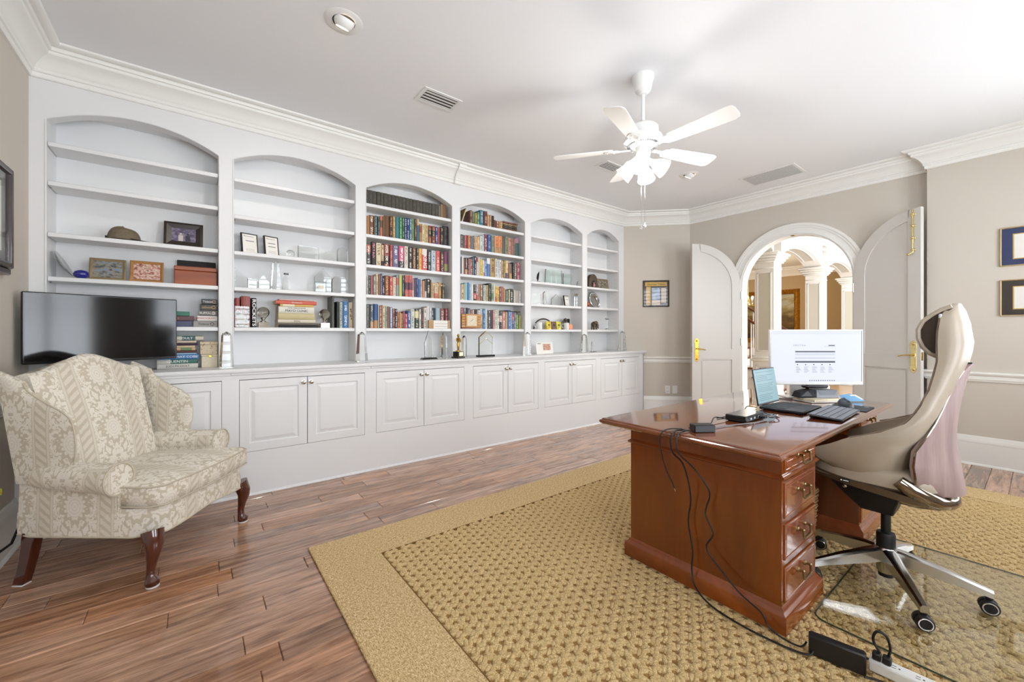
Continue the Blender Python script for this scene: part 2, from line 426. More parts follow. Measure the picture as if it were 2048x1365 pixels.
# crown moulding, mitred along the walls
ROOM = [(XL, YW), (XL, YU), DG, DC, (XD, JY), (XR, JY), (XR, YW)][::-1]   # walked so that the room lies on the right... d to the left
CROWN = [(0, 2.832), (.012, 2.832), (.017, 2.838), (.017, 2.862), (.026, 2.866), (.030, 2.874), (.026, 2.884), (.032, 2.890), (.040, 2.905), (.056, 2.928), (.078, 2.948), (.100, 2.958), (.104, 2.964), (.104, 2.978), (.116, 2.981), (.120, 2.990), (.120, 3.001), (.002, 3.02), (0, 3.02)]
BEAD = [(.118, 3.02), (.118, 3.001), (.138, 3.000), (.150, 3.003), (.160, 3.010), (.163, 3.02)]
def segs(path, prof, mat, name, inside=1):
    """one mesh per wall; neighbours meet in a mitre"""
    n = len(path); out = []
    full = MB().sweep(prof, path, inside); k = len(prof)
    for i in range(n-1):
        rings = [full.v[i*k:(i+1)*k], full.v[(i+1)*k:(i+2)*k]]
        out.append(struct('%s_%s' % (name[0], name[1][i]), MB().loft(rings), mat))
    return out
segs(ROOM, CROWN, 'trim_white', ('trim', [2, 3, 4, 5, 6, 7]))
segs(ROOM, BEAD, 'trim_white', ('trim', [8, 9, 10, 11, 12, 13]))
# small break-out of the crown above the third pilaster
struct('trim_14', MB().sweep([(d+.022 if d > .001 else 0, z-.008 if z < 3 else z) for d, z in CROWN], [(2.285, YU), (2.195, YU)], 1), 'trim_white')
# baseboards and chair rails
BASE = [(0, 0), (.020, 0), (.020, .012), (.017, .205), (.020, .208), (.020, .232), (.012, .245), (.012, .256), (.006, .268), (0, .268)]
SHOE = [(.0, 0), (.032, 0), (.030, .010), (.020, .020), (0, .020)]
RAIL = [(0, .772), (.012, .772), (.014, .786), (.020, .792), (.020, .822), (.026, .826), (.040, .836), (.044, .848), (.040, .858), (0, .860)]
def runs(path, tags, inside=1):
    for prof, nm in ((BASE, 'baseboard_'), (SHOE, 'baseboard_shoe_'), (RAIL, 'trim_rail_')):
        full = MB().sweep(prof, path, inside); k = len(prof)
        for i in range(len(path)-1): struct(nm+tags[i], MB().loft([full.v[i*k:(i+1)*k], full.v[(i+1)*k:(i+2)*k]]), 'trim_white')
runs([(XR, YW), (XR, JY), (XD, JY), (XD, OY-OR-.12)], ['right', 'step', 'door'])
runs([(XD, OY+OR+.12), DC, (5.34, 3.68)], ['door_far', 'corner'])
runs([(XL, 3.62), (XL, YW)], ['left'])
# wall plates
def wall_plate(name, label, x, yy, outlet):
    t = thing(name, label, 'outlet' if outlet else 'wall plate', (x, yy, .367), math.radians(-45), None)
    obj('plate', MB().box(-.037, .037, -.006, 0, -.06, .06, .003), 'white_plastic', t)
    if outlet:
        for z in (-.026, .026):
            s_ = obj('socket', MB().box(-.017, .017, -.0085, -.005, z-.014, z+.014, .003), 'white_plastic', t)
            obj('slots', MB().box(-.008, -.005, -.0092, -.008, z-.004, z+.006).box(.005, .008, -.0092, -.008, z-.004, z+.006), 'dark_gap', s_)
    else: obj('screw', MB().cyl((0, -.0065, .04), (0, -.0085, .04), .004), 'light_grey', t)
wall_plate('wall_outlet', 'white double socket outlet low on the beige corner wall', 5.5925-.0007, 3.4275-.0007, True)
wall_plate('blank_wall_plate', 'blank white wall plate beside the socket outlet', 5.6665-.0007, 3.3535-.0007, False)

# ------------------------------------------------------------------ arched double doors, swung open into the room
def door_leaf(name, hinge, ang, side, bolt):
    """local x runs from the hinge to the free edge, local y is the thickness, room face at y = 0"""
    root = sroot(name, hinge, ang); w, t, zt = .605, .042, OS
    R = .605
    def top(x, ins=0): return zt+math.sqrt(max(0, (R-ins)**2-(w-x)**2)) if w-x < R-ins else zt
    N = 22
    def outline(x0, x1, z0, ins):
        xs_ = [x0+(x1-x0)*(1-math.cos(PI/2*i/N)) for i in range(N+1)]
        return [(x0, z0), (x1, z0)]+[(x, top(x, ins)) for x in xs_[::-1]]
    # frame members
    obj('leaf', MB().prism(outline(0, w, .012, 0), .012, t-.012, 'y'), 'door_paint', root)
    st = .105
    for yy in ((0, .0125), (t-.0125, t)):
        mb = MB()
        mb.prism([(w-st, .012), (w, .012), (w, top(w)), (w-st, top(w-st))], *yy, ax='y')
        # hinge stile and arched rail follow the curve
        xs_ = [w-(R)*math.cos(PI/2*i/N) for i in range(N+1)]
        po = [(max(0, x), top(x)) for x in xs_]; pi_ = [(w-(R-st)*math.cos(PI/2*i/N), zt+(R-st)*math.sin(PI/2*i/N)) for i in range(N+1)]
        mb.prism([(0, .012), (st, .012), (st, zt), (0, zt)], *yy, ax='y')
        for i in range(N):
            if pi_[i][0] >= w-st: break
            q = [po[i], po[i+1], (min(pi_[i+1][0], w-st), pi_[i+1][1]), pi_[i]]
            mb.prism(q, *yy, ax='y')
        mb.box(st, w-st, yy[0], yy[1], .012, .24).box(st, w-st, yy[0], yy[1], .86, .995)
        obj('stile_and_rail', mb, 'door_paint', root, ang=20)
    for yy in (.005, t-.009):
        e = .022
        obj('panel', MB().box(st+e, w-st-e, yy, yy+.004, .24+e, .86-e, .0035), 'door_paint', root)
    # hardware
    hx = w-.058
    pf = [(-.026, -.13), (.026, -.13), (.028, -.1), (.024, -.08), (.024, .08), (.028, .1), (.026, .13), (.016, .15), (0, .165), (-.016, .15), (-.026, .13), (-.028, .1), (-.024, .08), (-.024, -.08), (-.028, -.1)]
    pf = [(-.026, -.13), (-.016, -.15), (0, -.165), (.016, -.15)]+pf[1:]
    br = 'brass' if bolt else 'old_brass'
    pl = obj('escutcheon', MB().prism([(hx+a, .985+b) for a, b in pf], -.004, .001, 'y'), br, root, bev=.0015)
    m = MB().box(hx-.017, hx+.017, -.006, -.003, .90, 1.07, .002)
    for zz in (.86, 1.11): m.sphere((hx, -.004, zz), .014, 10, sy=.4)
    for q in (-.024, .024):
        for zz in (.90, .94, .985, 1.03, 1.07): m.sphere((hx+q, -.004, zz), .004, 6)
    obj('relief', m, br, pl)
    d = -1
    lv = MB().cyl((hx, -.004, 1.0), (hx, -.05, 1.0), .009).tube([(hx, -.048, 1.0), (hx-.02, -.052, 1.002), (hx-.06, -.05, .998), (hx-.10, -.046, .988)], [.009, .009, .007, .008], 10)
    obj('lever', lv, br, root)
    obj('latch_plate', MB().box(w-.001, w+.0015, .008, .034, .95, 1.03, .001), 'old_brass', root)
    for z in (.25, 1.10, 1.72): obj('hinge', MB().cyl((-.008, t*.5-.02, z-.05), (-.008, t*.5-.02, z+.05), .008).box(-.012, .004, .0, .03, z-.05, z+.05), 'nickel', root)
    if bolt:
        bm_ = MB().cyl((hx, -.014, 2.02), (hx, -.014, top(hx)-.012), .0075)
        bl = obj('surface_bolt', bm_, 'brass', root)
        for z in (2.035, 2.15, 2.27, 2.385):
            obj('bolt_guide', MB().sphere((hx, -.014, z), .015, 12).box(hx-.02, hx+.02, -.008, .001, z-.008, z+.008, .003).cyl((hx, -.014, z-.03), (hx, -.014, z-.012), .011), 'brass', bl)
        obj('bolt_knob', MB().cyl((hx, -.014, 2.01), (hx-.02, -.03, 1.995), .008).sphere((hx-.024, -.034, 1.992), .013, 12), 'brass', bl)
    return root
# far leaf, hinged at the bookcase side; near leaf carries the long brass bolt
def place_leaf(name, hinge, free, mirror, bolt):
    d = Vector((free[0]-hinge[0], free[1]-hinge[1])); a = math.atan2(d.y, d.x)
    r = door_leaf(name, (hinge[0], hinge[1], 0), a, 1, bolt)
    if mirror: r.scale = (1, -1, 1)
    return r
place_leaf('door_1', (5.785, 2.47), (5.40, 2.937), True, False)
place_leaf('door_2', (5.785, 1.275), (5.555, .715), False, True)
# ------------------------------------------------------------------ built-in bookcase: six arched bays over base cabinets
BAYS = [(-.755, .137), (.236, 1.166), (1.267, 2.180), (2.285, 3.196), (3.300, 4.224), (4.325, 5.022)]
BND = [XL]+[(BAYS[i][1]+BAYS[i+1][0])/2 for i in range(5)]+[DG[0]]
SH = [2.447, 2.155, 1.868, 1.583, 1.264]; CT = .953; ST = .030; AS, AP = 2.585, 2.708; TOPZ = 2.88
NTH = ['first', 'second', 'third', 'fourth', 'fifth', 'sixth']
DESC = ['beside the beige side wall, behind the television', 'with glass awards and stacked books', 'filled with books and the dark encyclopedia set', 'filled with books and a wooden clock', 'holding mugs and glass plaques', 'narrow one with the silver plate']
for i, (a, b) in enumerate(BAYS):
    l, r = BND[i], BND[i+1]
    bay = thing('bookcase_bay', 'white arched bookcase bay, %s' % DESC[i] if i in (0,) else 'white arched bookcase bay %s' % DESC[i], 'bookcase', group='arched bays of the built-in bookcase')
    sh = SH if i else [2.450, 2.198]+SH[2:]
    # pilasters run from the front to the back
    for q0, q1 in ((l, a), (b, r)): obj('pilaster', MB().box(q0, q1, YU, YB, CT, TOPZ), 'bookcase_white', bay)
    w = b-a; c = (a+b)/2; rise = AP-AS; R = (w*w/4+rise*rise)/(2*rise); zc = AP-R; N = 24
    arc = [(a+w*k/N, zc+math.sqrt(R*R-(a+w*k/N-c)**2)) for k in range(N+1)]
    mb = MB()
    for (xa, za), (xb, zb) in zip(arc[:-1], arc[1:]): mb.prism([(xa, za), (xb, zb), (xb, TOPZ), (xa, TOPZ)], YU, YU+.085, 'y')
    obj('arch_header', mb, 'bookcase_white', bay, ang=25)
    obj('bay_top', MB().box(a, b, YU+.085, YB, 2.72, 2.74), 'bookcase_white', bay)
    obj('back_panel', MB().box(a, b, YB-.012, YB, CT, 2.72), 'bookcase_white', bay)
    # thin bead round the opening
    bd = MB()
    for q in (a-.008, b+.002): bd.box(q, q+.006, YU-.004, YU+.002, CT, AS, .0015)
    rg = [[(x, YU-.004, z+.002), (x, YU-.004, z+.008), (x, YU+.002, z+.008), (x, YU+.002, z+.002)] for x, z in arc]
    bd.loft(rg); obj('bead', bd, 'bookcase_white', bay)
    for z in sh:
        s_ = obj('shelf', MB().box(a+.0015, b-.0015, YU+.012, YB-.012, z-ST, z, .003), 'bookcase_white', bay)
    if i in (4, 5):
        pm = MB()
        for xx in (a+.0005, b-.0005):
            for yy in (YU+.06, YB-.06):
                for k in range(26):
                    zz = 1.06+k*.06
                    sg = 1 if xx < c else -1
                    pm.box(min(xx, xx+sg*.0006), max(xx, xx+sg*.0006), yy-.003, yy+.003, zz-.003, zz+.003)
        obj('peg_holes', pm, 'grey', bay, smooth=False, recalc=False, kind='stuff')
    else:
        for k in (1, 3):
            for xx in (a+.004, b-.012): obj('shelf_peg', MB().cyl((xx, YU+.05, sh[k]-ST-.006), (xx+.008, YU+.05, sh[k]-ST-.006), .004, 8), 'nickel', bay)
# worktop
ct = MB()
poly = lambda d: [(XL, 3.595+d), (5.325-d, 3.595+d), (5.325-d, 3.694), (4.90, 4.11), (XL, 4.11)]
for z0, z1, d in ((.924, .930, .012), (.930, .934, .006), (.934, .950, .0), (.950, .953, .004)): ct.prism(poly(d), z0, z1)
tag(obj('worktop', ct, 'bookcase_white', ang=20), 'long white worktop running under all the bookcase bays', 'worktop')
# base cabinets
YC = 3.625
CABS = [(-.735, -.295, .148), (.252, .712, 1.171), (1.270, 1.732, 2.181), (2.286, 2.744, 3.191), (3.294, 3.758, 4.213), (4.310, 4.759, 5.166)]
CB = [XL]+[(CABS[i][2]+CABS[i+1][0])/2 for i in range(5)]+[5.276]
DZ0, DZ1 = .326, .871
CDESC = ['partly hidden behind the patterned wing chair', 'under the bay of stacked books and glass awards', 'under the bay with the encyclopedia set', 'under the bay with the wooden clock', 'under the bay with the mugs', 'at the end next to the beige corner wall']
def cab_door(parent, a, b, knob):
    g = .0022; a += g; b -= g; z0, z1 = DZ0+g, DZ1-g*2.2; y0 = YC-.001
    st = .062; lev = [(0, .0015), (.0015, 0), (st, 0), (st+.004, .006), (st+.012, .007), (st+.034, .001), (st+.036, .0)]
    rings = [[(a+d, y0+h, z0+d), (b-d, y0+h, z0+d), (b-d, y0+h, z1-d), (a+d, y0+h, z1-d)] for d, h in lev]
    rings = [[(a, y0+.02, z0), (b, y0+.02, z0), (b, y0+.02, z1), (a, y0+.02, z1)]]+rings
    d_ = obj('door', MB().loft(rings), 'bookcase_white', parent, ang=12)
    kn = MB().lathe([(.006, 0), (.006, .012), (.014, .016), (.0165, .022), (.0145, .028), (.008, .031), (1e-6, .032)], 16, T=Matrix.Translation((knob, y0, DZ1-.047)) @ Matrix.Rotation(RX, 4, 'X'))
    k_ = obj('knob', kn, 'nickel', d_)
    obj('backplate', MB().lathe([(.019, 0), (.0185, .003), (.012, .0045)], 16, T=Matrix.Translation((knob, y0, DZ1-.047)) @ Matrix.Rotation(RX, 4, 'X')), 'nickel', d_)
for i, (a, m, b) in enumerate(CABS):
    l, r = CB[i], CB[i+1]
    cab = thing('base_cabinet', 'white raised-panel base cabinet %s' % CDESC[i], 'cabinet', group='base cabinets of the built-in bookcase')
    fm = MB().box(l, a, YC, YC+.02, DZ0, .924).box(b, r, YC, YC+.02, DZ0, .924).box(a, b, YC, YC+.02, DZ1, .924)
    obj('face_frame', fm, 'bookcase_white', cab)
    obj('carcass', MB().box(l+.005, r-.005 if i < 5 else 5.27, YC+.022, YC+.12, .02, .92), 'dark_gap', cab)
    obj('plinth', MB().box(l, r, YC, YC+.02, 0, DZ0), 'bookcase_white', cab)
    obj('cove_trim', MB().box(l, r, YC-.010, YC+.002, .905, .924, .004), 'bookcase_white', cab)
    obj('shoe_moulding', MB().prism([(YC-.012, 0), (YC+.002, 0), (YC+.002, .018), (YC-.004, .016), (YC-.010, .010)], l, r, 'x'), 'bookcase_white', cab)
    cab_door(cab, a, m, m-.028); cab_door(cab, m, b, m+.028)
    if i == 5: obj('end_panel', MB().box(5.268, 5.276, YC, 3.74, 0, .924), 'bookcase_white', cab)
# ------------------------------------------------------------------ entrance hall seen through the doorway
HX0, HX1, HY0, HY1, HZ = XD+.13, 13.6, .08, 8.2, 3.12
mk('hall_floor_m', (176, 150, 122), .3, noise=(3, .12))
mk('hall_white', (240, 238, 233), .5)
mk('hall_panel', (206, 202, 190), .6)
struct('floor_hall', MB().box(HX0-.13, HX1+.2, HY0-.1, HY1+.1, -.06, 0), 'hall_floor_m')
struct('ceiling_hall', MB().box(HX0-.13, HX1+.2, HY0-.1, HY1+.1, HZ, HZ+.08), 'hall_white')
struct('wall_hall_far', MB().box(HX1, HX1+.1, HY0, HY1, 0, HZ), 'hall_paint')
struct('wall_hall_stair', MB().box(HX0, HX1, HY1, HY1+.1, 0, HZ), 'hall_paint')
struct('wall_hall_near', MB().box(HX0-.02, HX0-.001, DC[1]+.05, HY1, 0, HZ), 'hall_paint')
mb = MB().box(HX0, 6.7, HY0-.1, HY0, 0, HZ).box(11.7, HX1, HY0-.1, HY0, 0, HZ).box(6.7, 11.7, HY0-.1, HY0, 0, .6).box(6.7, 11.7, HY0-.1, HY0, 3.2, HZ+.08)
struct('wall_hall_front', mb, 'hall_white')
segs([(HX1, HY0), (HX1, HY1), (HX0, HY1)], [(0, 2.86), (.02, 2.86), (.03, 2.9), (.07, 2.97), (.12, 3.03), (.12, 3.06), (.15, 3.07), (.15, 3.12), (0, 3.12)], 'hall_white', ('trim', [15, 16]))
# arcade of panelled columns
AY0, AY1 = 2.575, 2.855
CXS = [(7.2, 7.5), (9.53, 9.79), (11.92, 12.5)]
def rect_frame(mb, plane, x, a0, a1, z0, z1, wd=.018, pr=.012):
    """raised moulding frame on a vertical face"""
    for p in ((a0, a0+wd, z0, z1), (a1-wd, a1, z0, z1), (a0, a1, z0, z0+wd), (a0, a1, z1-wd, z1)):
        if plane == 'x': mb.box(x-pr, x+.002, p[0], p[1], p[2], p[3], .004)
        else: mb.box(p[0], p[1], x-pr, x+.002, p[2], p[3], .004)
for k, (a, b) in enumerate(CXS):
    c = sroot('pillar_%d' % (k+1))
    obj('shaft', MB().box(a, b, AY0, AY1, 0, 2.5), 'hall_white', c)
    obj('pedestal', MB().box(a-.025, b+.025, AY0-.025, AY1+.025, 0, .78, .004).box(a-.045, b+.045, AY0-.045, AY1+.045, .76, .80, .01).box(a-.035, b+.035, AY0-.035, AY1+.035, .80, .835, .008).box(a-.04, b+.04, AY0-.04, AY1+.04, 0, .18, .01), 'hall_white', c)
    obj('face_panel', MB().box(a-.004, a+.002, AY0+.045, AY1-.045, .93, 2.18), 'hall_panel', c)
    fm = MB(); rect_frame(fm, 'x', a, AY0+.035, AY1-.035, .92, 2.19); rect_frame(fm, 'x', a-.025, AY0+.03, AY1-.03, .24, .70)
    obj('panel_moulding', fm, 'hall_white', c)
    cp = MB()
    for d, z0, z1 in ((.012, 2.24, 2.26), (.03, 2.34, 2.37), (.05, 2.37, 2.41), (.075, 2.41, 2.45), (.10, 2.45, 2.49)): cp.box(a-d, b+d, AY0-d, AY1+d, z0, z1, .01)
    obj('capital', cp, 'hall_white', c)
def span(name, xa, xb, ends=True):
    g = sroot(name); n = 22; ris, z0 = .23, 2.48; w = xb-xa; R = (w*w/4+ris*ris)/(2*ris); c = (xa+xb)/2; zc = z0+ris-R
    pts = [(xa+w*i/n, zc+math.sqrt(R*R-(xa+w*i/n-c)**2)) for i in range(n+1)]
    m = MB()
    for (p, q), (r, s_) in zip(pts[:-1], pts[1:]): m.prism([(p, q), (r, s_), (r, HZ), (p, HZ)], AY0, AY1, 'y')
    obj('arch', m, 'hall_white', g, ang=25)
    m = MB()
    for y_ in (AY0+.05, AY1-.065):
        m.loft([[(x, y_, z-.010), (x, y_+.015, z-.010), (x, y_+.015, z+.002), (x, y_, z+.002)] for x, z in pts[3:-3]])
    obj('soffit_moulding', m, 'hall_white', g)
    obj('soffit_panel', MB().loft([[(x, AY0+.065, z-.003), (x, AY1-.065, z-.003), (x, AY1-.065, z+.002), (x, AY0+.065, z+.002)] for x, z in pts[3:-3]]), 'hall_panel', g)
    return g
span('trim_17', HX0, CXS[0][0]); span('trim_18', CXS[0][1], CXS[1][0]); span('trim_19', CXS[1][1], CXS[2][0])
struct('wall_hall_pier', MB().box(12.5, HX1, AY0, AY1, 0, HZ), 'hall_white')
for k, (d0, z0, z1) in enumerate(((.02, 2.80, 2.84), (.05, 2.90, 2.94), (.09, 2.97, 3.01))):
    struct('trim_%d' % (20+k), MB().box(HX0, HX1, AY0-d0, AY0, z0, z1, .008), 'hall_white')
# staircase
stair = thing('staircase', 'white staircase with dark wooden treads beyond the arched doorway', 'staircase')
for j in range(9):
    y0 = 2.92+.27*j; z = .18*(j+1)
    obj('riser', MB().box(8.62, 9.80, y0, y0+.27, 0, z-.035), 'hall_white', stair)
    obj('tread', MB().box(8.58, 9.84, y0-.03, y0+.27, z-.035, z, .01), 'handrail_wood', stair)
    for xx in (8.66, 9.76):
        for dy in (.04, .17):
            zt = z+.86+(dy/.27)*.18
            obj('baluster', MB().box(xx-.016, xx+.016, y0+dy-.016, y0+dy+.016, z, z+.16).lathe([(.016, .16), (.010, .19), (.017, .30), (.011, .55), (.013, zt-z)], 8, (xx, y0+dy, z)), 'hall_white', stair)
for xx in (8.66, 9.76):
    obj('handrail', MB().tube([(xx, 2.80, .96), (xx, 2.92, 1.06), (xx, 5.4, 2.71)], .032, 8, flat=.8), 'handrail_wood', stair)
    obj('newel_post', MB().box(xx-.04, xx+.04, 2.80, 2.88, 0, 1.06, .006), 'hall_white', stair)
# painting on the far wall
pt = thing('landscape_painting', 'large landscape painting in a gilt frame on the hall wall', 'painting', (HX1, 5.15, 1.70))
fr = MB(); FW_, FH_ = .95, .78
prf = [(0, -.0), (.03, -.05), (.06, -.035), (.09, -.06), (.12, -.05), (.14, -.02), (.14, 0)]
rings = [[(d_, s0*(FW_-off), s1*(FH_-off)) for s0, s1 in ((-1, -1), (1, -1), (1, 1), (-1, 1))] for off, d_ in prf]
fr.loft(rings, cap=False); obj('frame', fr, 'gold_leaf', pt)
t = NT('landscape_paint'); g = t.coord(); f = t.noise(t.mapping(g, (1, 1, 2.2)), 2.4, 5, .6); z = t.sep(g)[2]
ff = t.math('ADD', t.math('MULTIPLY', z, .42), t.math('MULTIPLY', f, .8))
t.pr(col=t.ramp(ff, [(.16, rgb(62, 48, 22)), (.36, rgb(104, 82, 40)), (.5, rgb(150, 132, 84)), (.62, rgb(176, 172, 150)), (.8, rgb(140, 150, 150))]), rough=.4); MATS['landscape_paint'] = t.m
obj('canvas', MB().box(-.012, 0, -(FW_-.13), FW_-.13, -(FH_-.13), FH_-.13), 'landscape_paint', pt)
# chandelier
ch = thing('chandelier', 'glowing brass and crystal chandelier above the stairs in the hall', 'chandelier', (11.5, 4.72, 2.05))
obj('rod', MB().cyl((0, 0, .1), (0, 0, HZ-2.05), .01).lathe([(.06, HZ-2.07), (.05, HZ-2.05)], 12), 'brass', ch)
obj('body', MB().lathe([(1e-6, -.16), (.03, -.14), (.05, -.08), (.03, -.02), (.06, .04), (.03, .1), (.012, .14)], 14), 'brass', ch)
for k in range(8):
    a = 2*PI*k/8; ca, sa = math.cos(a), math.sin(a)
    ar = obj('arm', MB().tube([(.03*ca, .03*sa, -.05), (.12*ca, .12*sa, -.12), (.22*ca, .22*sa, -.06), (.25*ca, .25*sa, .0)], .008, 6), 'brass', ch)
    obj('candle', MB().cyl((.25*ca, .25*sa, 0), (.25*ca, .25*sa, .06), .011, 8), 'white_plastic', ar)
    obj('bulb', MB().sphere((.25*ca, .25*sa, .085), .022, 10, sz=1.5), 'bulb_warm', ar)
    obj('crystal_drop', MB().sphere((.25*ca, .25*sa, -.06), .018, 8, sz=1.6), 'crystal', ar)
pl = bpy.data.lights.new('chandelier_light', 'POINT'); pl.energy = 36; pl.color = (1, .80, .55); pl.shadow_soft_size = .25
po = bpy.data.objects.new('chandelier_light', pl); COL.objects.link(po); po.location = (11.5, 4.72, 2.45)
# ------------------------------------------------------------------ ceiling fan, recessed lights, vents
FX, FY, FZ = 2.485, 1.712, 2.505
fan = thing('ceiling_fan', 'white five-blade ceiling fan with four frosted light shades', 'ceiling fan', (FX, FY, FZ))
wp = mk('fan_white', (244, 244, 242), .35)
obj('canopy', MB().lathe([(.074, .515), (.074, .495), (.066, .475), (.06, .44), (.052, .41), (.030, .398), (.030, .388), (.012, .385)], 24), wp, fan)
obj('downrod', MB().cyl((0, 0, .16), (0, 0, .40), .0125, 12), wp, fan)
obj('motor_housing', MB().lathe([(.014, .175), (.085, .168), (.104, .150), (.106, .105), (.110, .098), (.128, .085), (.134, .070), (.132, .052), (.110, .036), (.062, .024), (.055, .020), (.05, .018)], 32), wp, fan)
vm = MB()
for k in range(40):
    a = 2*PI*k/40
    T = Matrix.Rotation(a, 4, 'Z') @ Matrix.Translation((.090, 0, .0305)) @ Matrix.Rotation(.26, 4, 'Y')
    vm.box(-.018, .018, -.0028, .0028, -.003, .0035, T=T)
obj('vent_slots', vm, mk('slot_grey', (150, 152, 152), .7), fan, smooth=False, kind='stuff')
obj('switch_housing', MB().lathe([(.05, .022), (.052, -.03), (.048, -.045), (.030, -.055), (.034, -.075), (.028, -.10), (.012, -.115), (1e-6, -.118)], 20), wp, fan)
def blade():
    pts = []; L0, L1 = .205, .63
    out = [(L0, -.045), (L0+.02, -.052), (.5, -.066), (L1-.035, -.068), (L1-.008, -.055), (L1, -.03), (L1, .03), (L1-.008, .055), (L1-.035, .068), (.5, .066), (L0+.02, .052), (L0, .045)]
    return MB().prism(out, -.003, .003)
for k in range(5):
    a = math.radians(-17+72*k)
    b = obj('blade', blade(), wp, fan, bev=.0015)
    b.rotation_euler = (math.radians(12), 0, 0); b.rotation_euler = (Matrix.Rotation(a, 3, 'Z') @ Matrix.Rotation(math.radians(-12), 3, 'X')).to_euler()
    b.location = (0, 0, .012)
    iron = MB().prism([(.085, -.014), (.15, -.012), (.18, -.04), (.23, -.042), (.262, -.02), (.268, 0), (.262, .02), (.23, .042), (.18, .04), (.15, .012), (.085, .014)], -.009, -.003)
    for q in ((.2, -.025), (.2, .025), (.245, 0)): iron.sphere((q[0], q[1], -.010), .006, 8)
    ir = obj('blade_iron', iron, wp, b, bev=.002)
MATS['fan_white'] = wp
t = NT('frosted_shade'); t.pr(col=rgb(250, 250, 250), rough=.4, emit=rgb(255, 252, 246), es=1.0); MATS['frosted_shade'] = t.m
for k in range(4):
    a = math.radians(25+90*k); T = Matrix.Rotation(a, 4, 'Z') @ Matrix.Translation((.042, 0, -.085)) @ Matrix.Rotation(math.radians(-132), 4, 'Y')
    T = Matrix.Rotation(a, 4, 'Z') @ Matrix.Translation((.038, 0, -.078)) @ Matrix.Rotation(math.radians(128), 4, 'Y')
    so = obj('lamp_socket', MB().lathe([(.012, -.01), (.018, .0), (.02, .03), (.026, .034), (.026, .042)], 14, T=T), wp, fan)
    sh_ = obj('lamp_shade', MB().lathe([(.024, .038), (.030, .05), (.044, .07), (.054, .095), (.058, .12), (.064, .135), (.061, .135), (.055, .12), (.050, .095), (.040, .07), (.026, .052)], 20, T=T, cap=False), 'frosted_shade', fan)
    obj('bulb', MB().sphere((0, 0, .085), .022, 12, sz=1.3, T=T), 'bulb_white', sh_)
for dx, dz in ((-.012, -.545), (.014, -.535)):
    cx_, cy_ = dx*.79, -dx*.61
    c_ = obj('pull_chain', MB().tube([(cx_, cy_, -.10), (cx_, cy_, dz+.02)], .0016, 6), 'nickel', fan)
    obj('pull_ball', MB().sphere((cx_, cy_, dz), .011, 12).lathe([(.003, .009), (.004, .02), (.002, .024)], 8, (cx_, cy_, dz)), 'white_plastic' if dx > 0 else 'crystal', c_)
fp = bpy.data.lights.new('fan_light', 'POINT'); fp.energy = 13; fp.color = (1, .96, .9); fp.shadow_soft_size = .09
fo = bpy.data.objects.new('fan_light', fp); COL.objects.link(fo); fo.location = (FX, FY, FZ-.27)
# recessed eyeball lights
def downlight(x, yy, label, aim):
    d = thing('recessed_light', label, 'ceiling light', (x, yy, ZC), math.atan2(aim[1], aim[0]), 'recessed eyeball lights')
    obj('trim_ring', MB().lathe([(.060, 0), (.064, -.006), (.100, -.004), (.106, 0)], 28, cap=False), 'white_plastic', d)
    obj('shadow_gap', MB().lathe([(.061, -.001), (.056, -.0015), (1e-6, -.001)], 24), 'dark_gap', d)
    T = Matrix.Rotation(math.radians(-30), 4, 'Y') @ Matrix.Translation((0, 0, .012))
    R_ = .058
    prof = [(R_*math.sin(q), -R_*math.cos(q)) for q in (math.radians(38+k*8) for k in range(8))]
    obj('eyeball', MB().lathe([(.032, -.030)]+prof, 24, T=T, cap=False), 'white_plastic', d)
    obj('bulb', MB().lathe([(1e-6, -.041), (.02, -.040), (.0345, -.035)], 20, T=T), 'bulb_warm', d)
    s_ = bpy.data.lights.new('recessed_lamp', 'SPOT'); s_.energy = 14; s_.color = (1, .93, .82); s_.spot_size = math.radians(120); s_.spot_blend = .8; s_.shadow_soft_size = .05
    so = bpy.data.objects.new('recessed_lamp', s_); COL.objects.link(so); so.location = (x+aim[0]*.05, yy+aim[1]*.05, ZC-.07)
    so.rotation_euler = Vector((aim[0]*.5, aim[1]*.5, -.85)).to_track_quat('-Z', 'Y').to_euler()
downlight(.675, 2.465, 'white recessed eyeball light above the patterned wing chair', (-.25, .97))
downlight(4.44, 2.45, 'white recessed eyeball light seen past the fan blades', (-.1, .99))
# ceiling registers
def vent(label, x0, x1, y0, y1, n, along):
    v = thing('ceiling_vent', label, 'vent', ((x0+x1)/2, (y0+y1)/2, ZC), 0, 'ceiling air vents')
    a, b = (x1-x0)/2, (y1-y0)/2; w = .028
    m = MB(); m.box(-a, a, -b, -b+w, -.006, 0, .002).box(-a, a, b-w, b, -.006, 0, .002).box(-a, -a+w, -b+w, b-w, -.006, 0, .002).box(a-w, a, -b+w, b-w, -.006, 0, .002)
    obj('frame', m, 'white_plastic', v); obj('duct', MB().box(-a+w, a-w, -b+w, b-w, -.001, .0), mk('duct_dark', (70, 70, 70), .9), v)
    for k in range(n):
        q = (k+.5)/n
        if along == 'x': T = Matrix.Translation((0, -b+w+(2*b-2*w)*q, -.006)) @ Matrix.Rotation(.2, 4, 'X'); m = MB().box(-a+w, a-w, -.5*(2*b-2*w)/n*.74, .5*(2*b-2*w)/n*.74, -.0008, .0008, T=T)
        else: T = Matrix.Translation((-a+w+(2*a-2*w)*q, 0, -.005)) @ Matrix.Rotation(-.13, 4, 'Y'); m = MB().box(-.5*(2*a-2*w)/n*.7, .5*(2*a-2*w)/n*.7, -b+w, b-w, -.001, .001, T=T)
        obj('slat', m, 'white_plastic', v, recalc=False)
vent('white ceiling air vent with wide slats nearest the bookcase arches', 1.325, 1.640, 2.745, 2.950, 4, 'x')
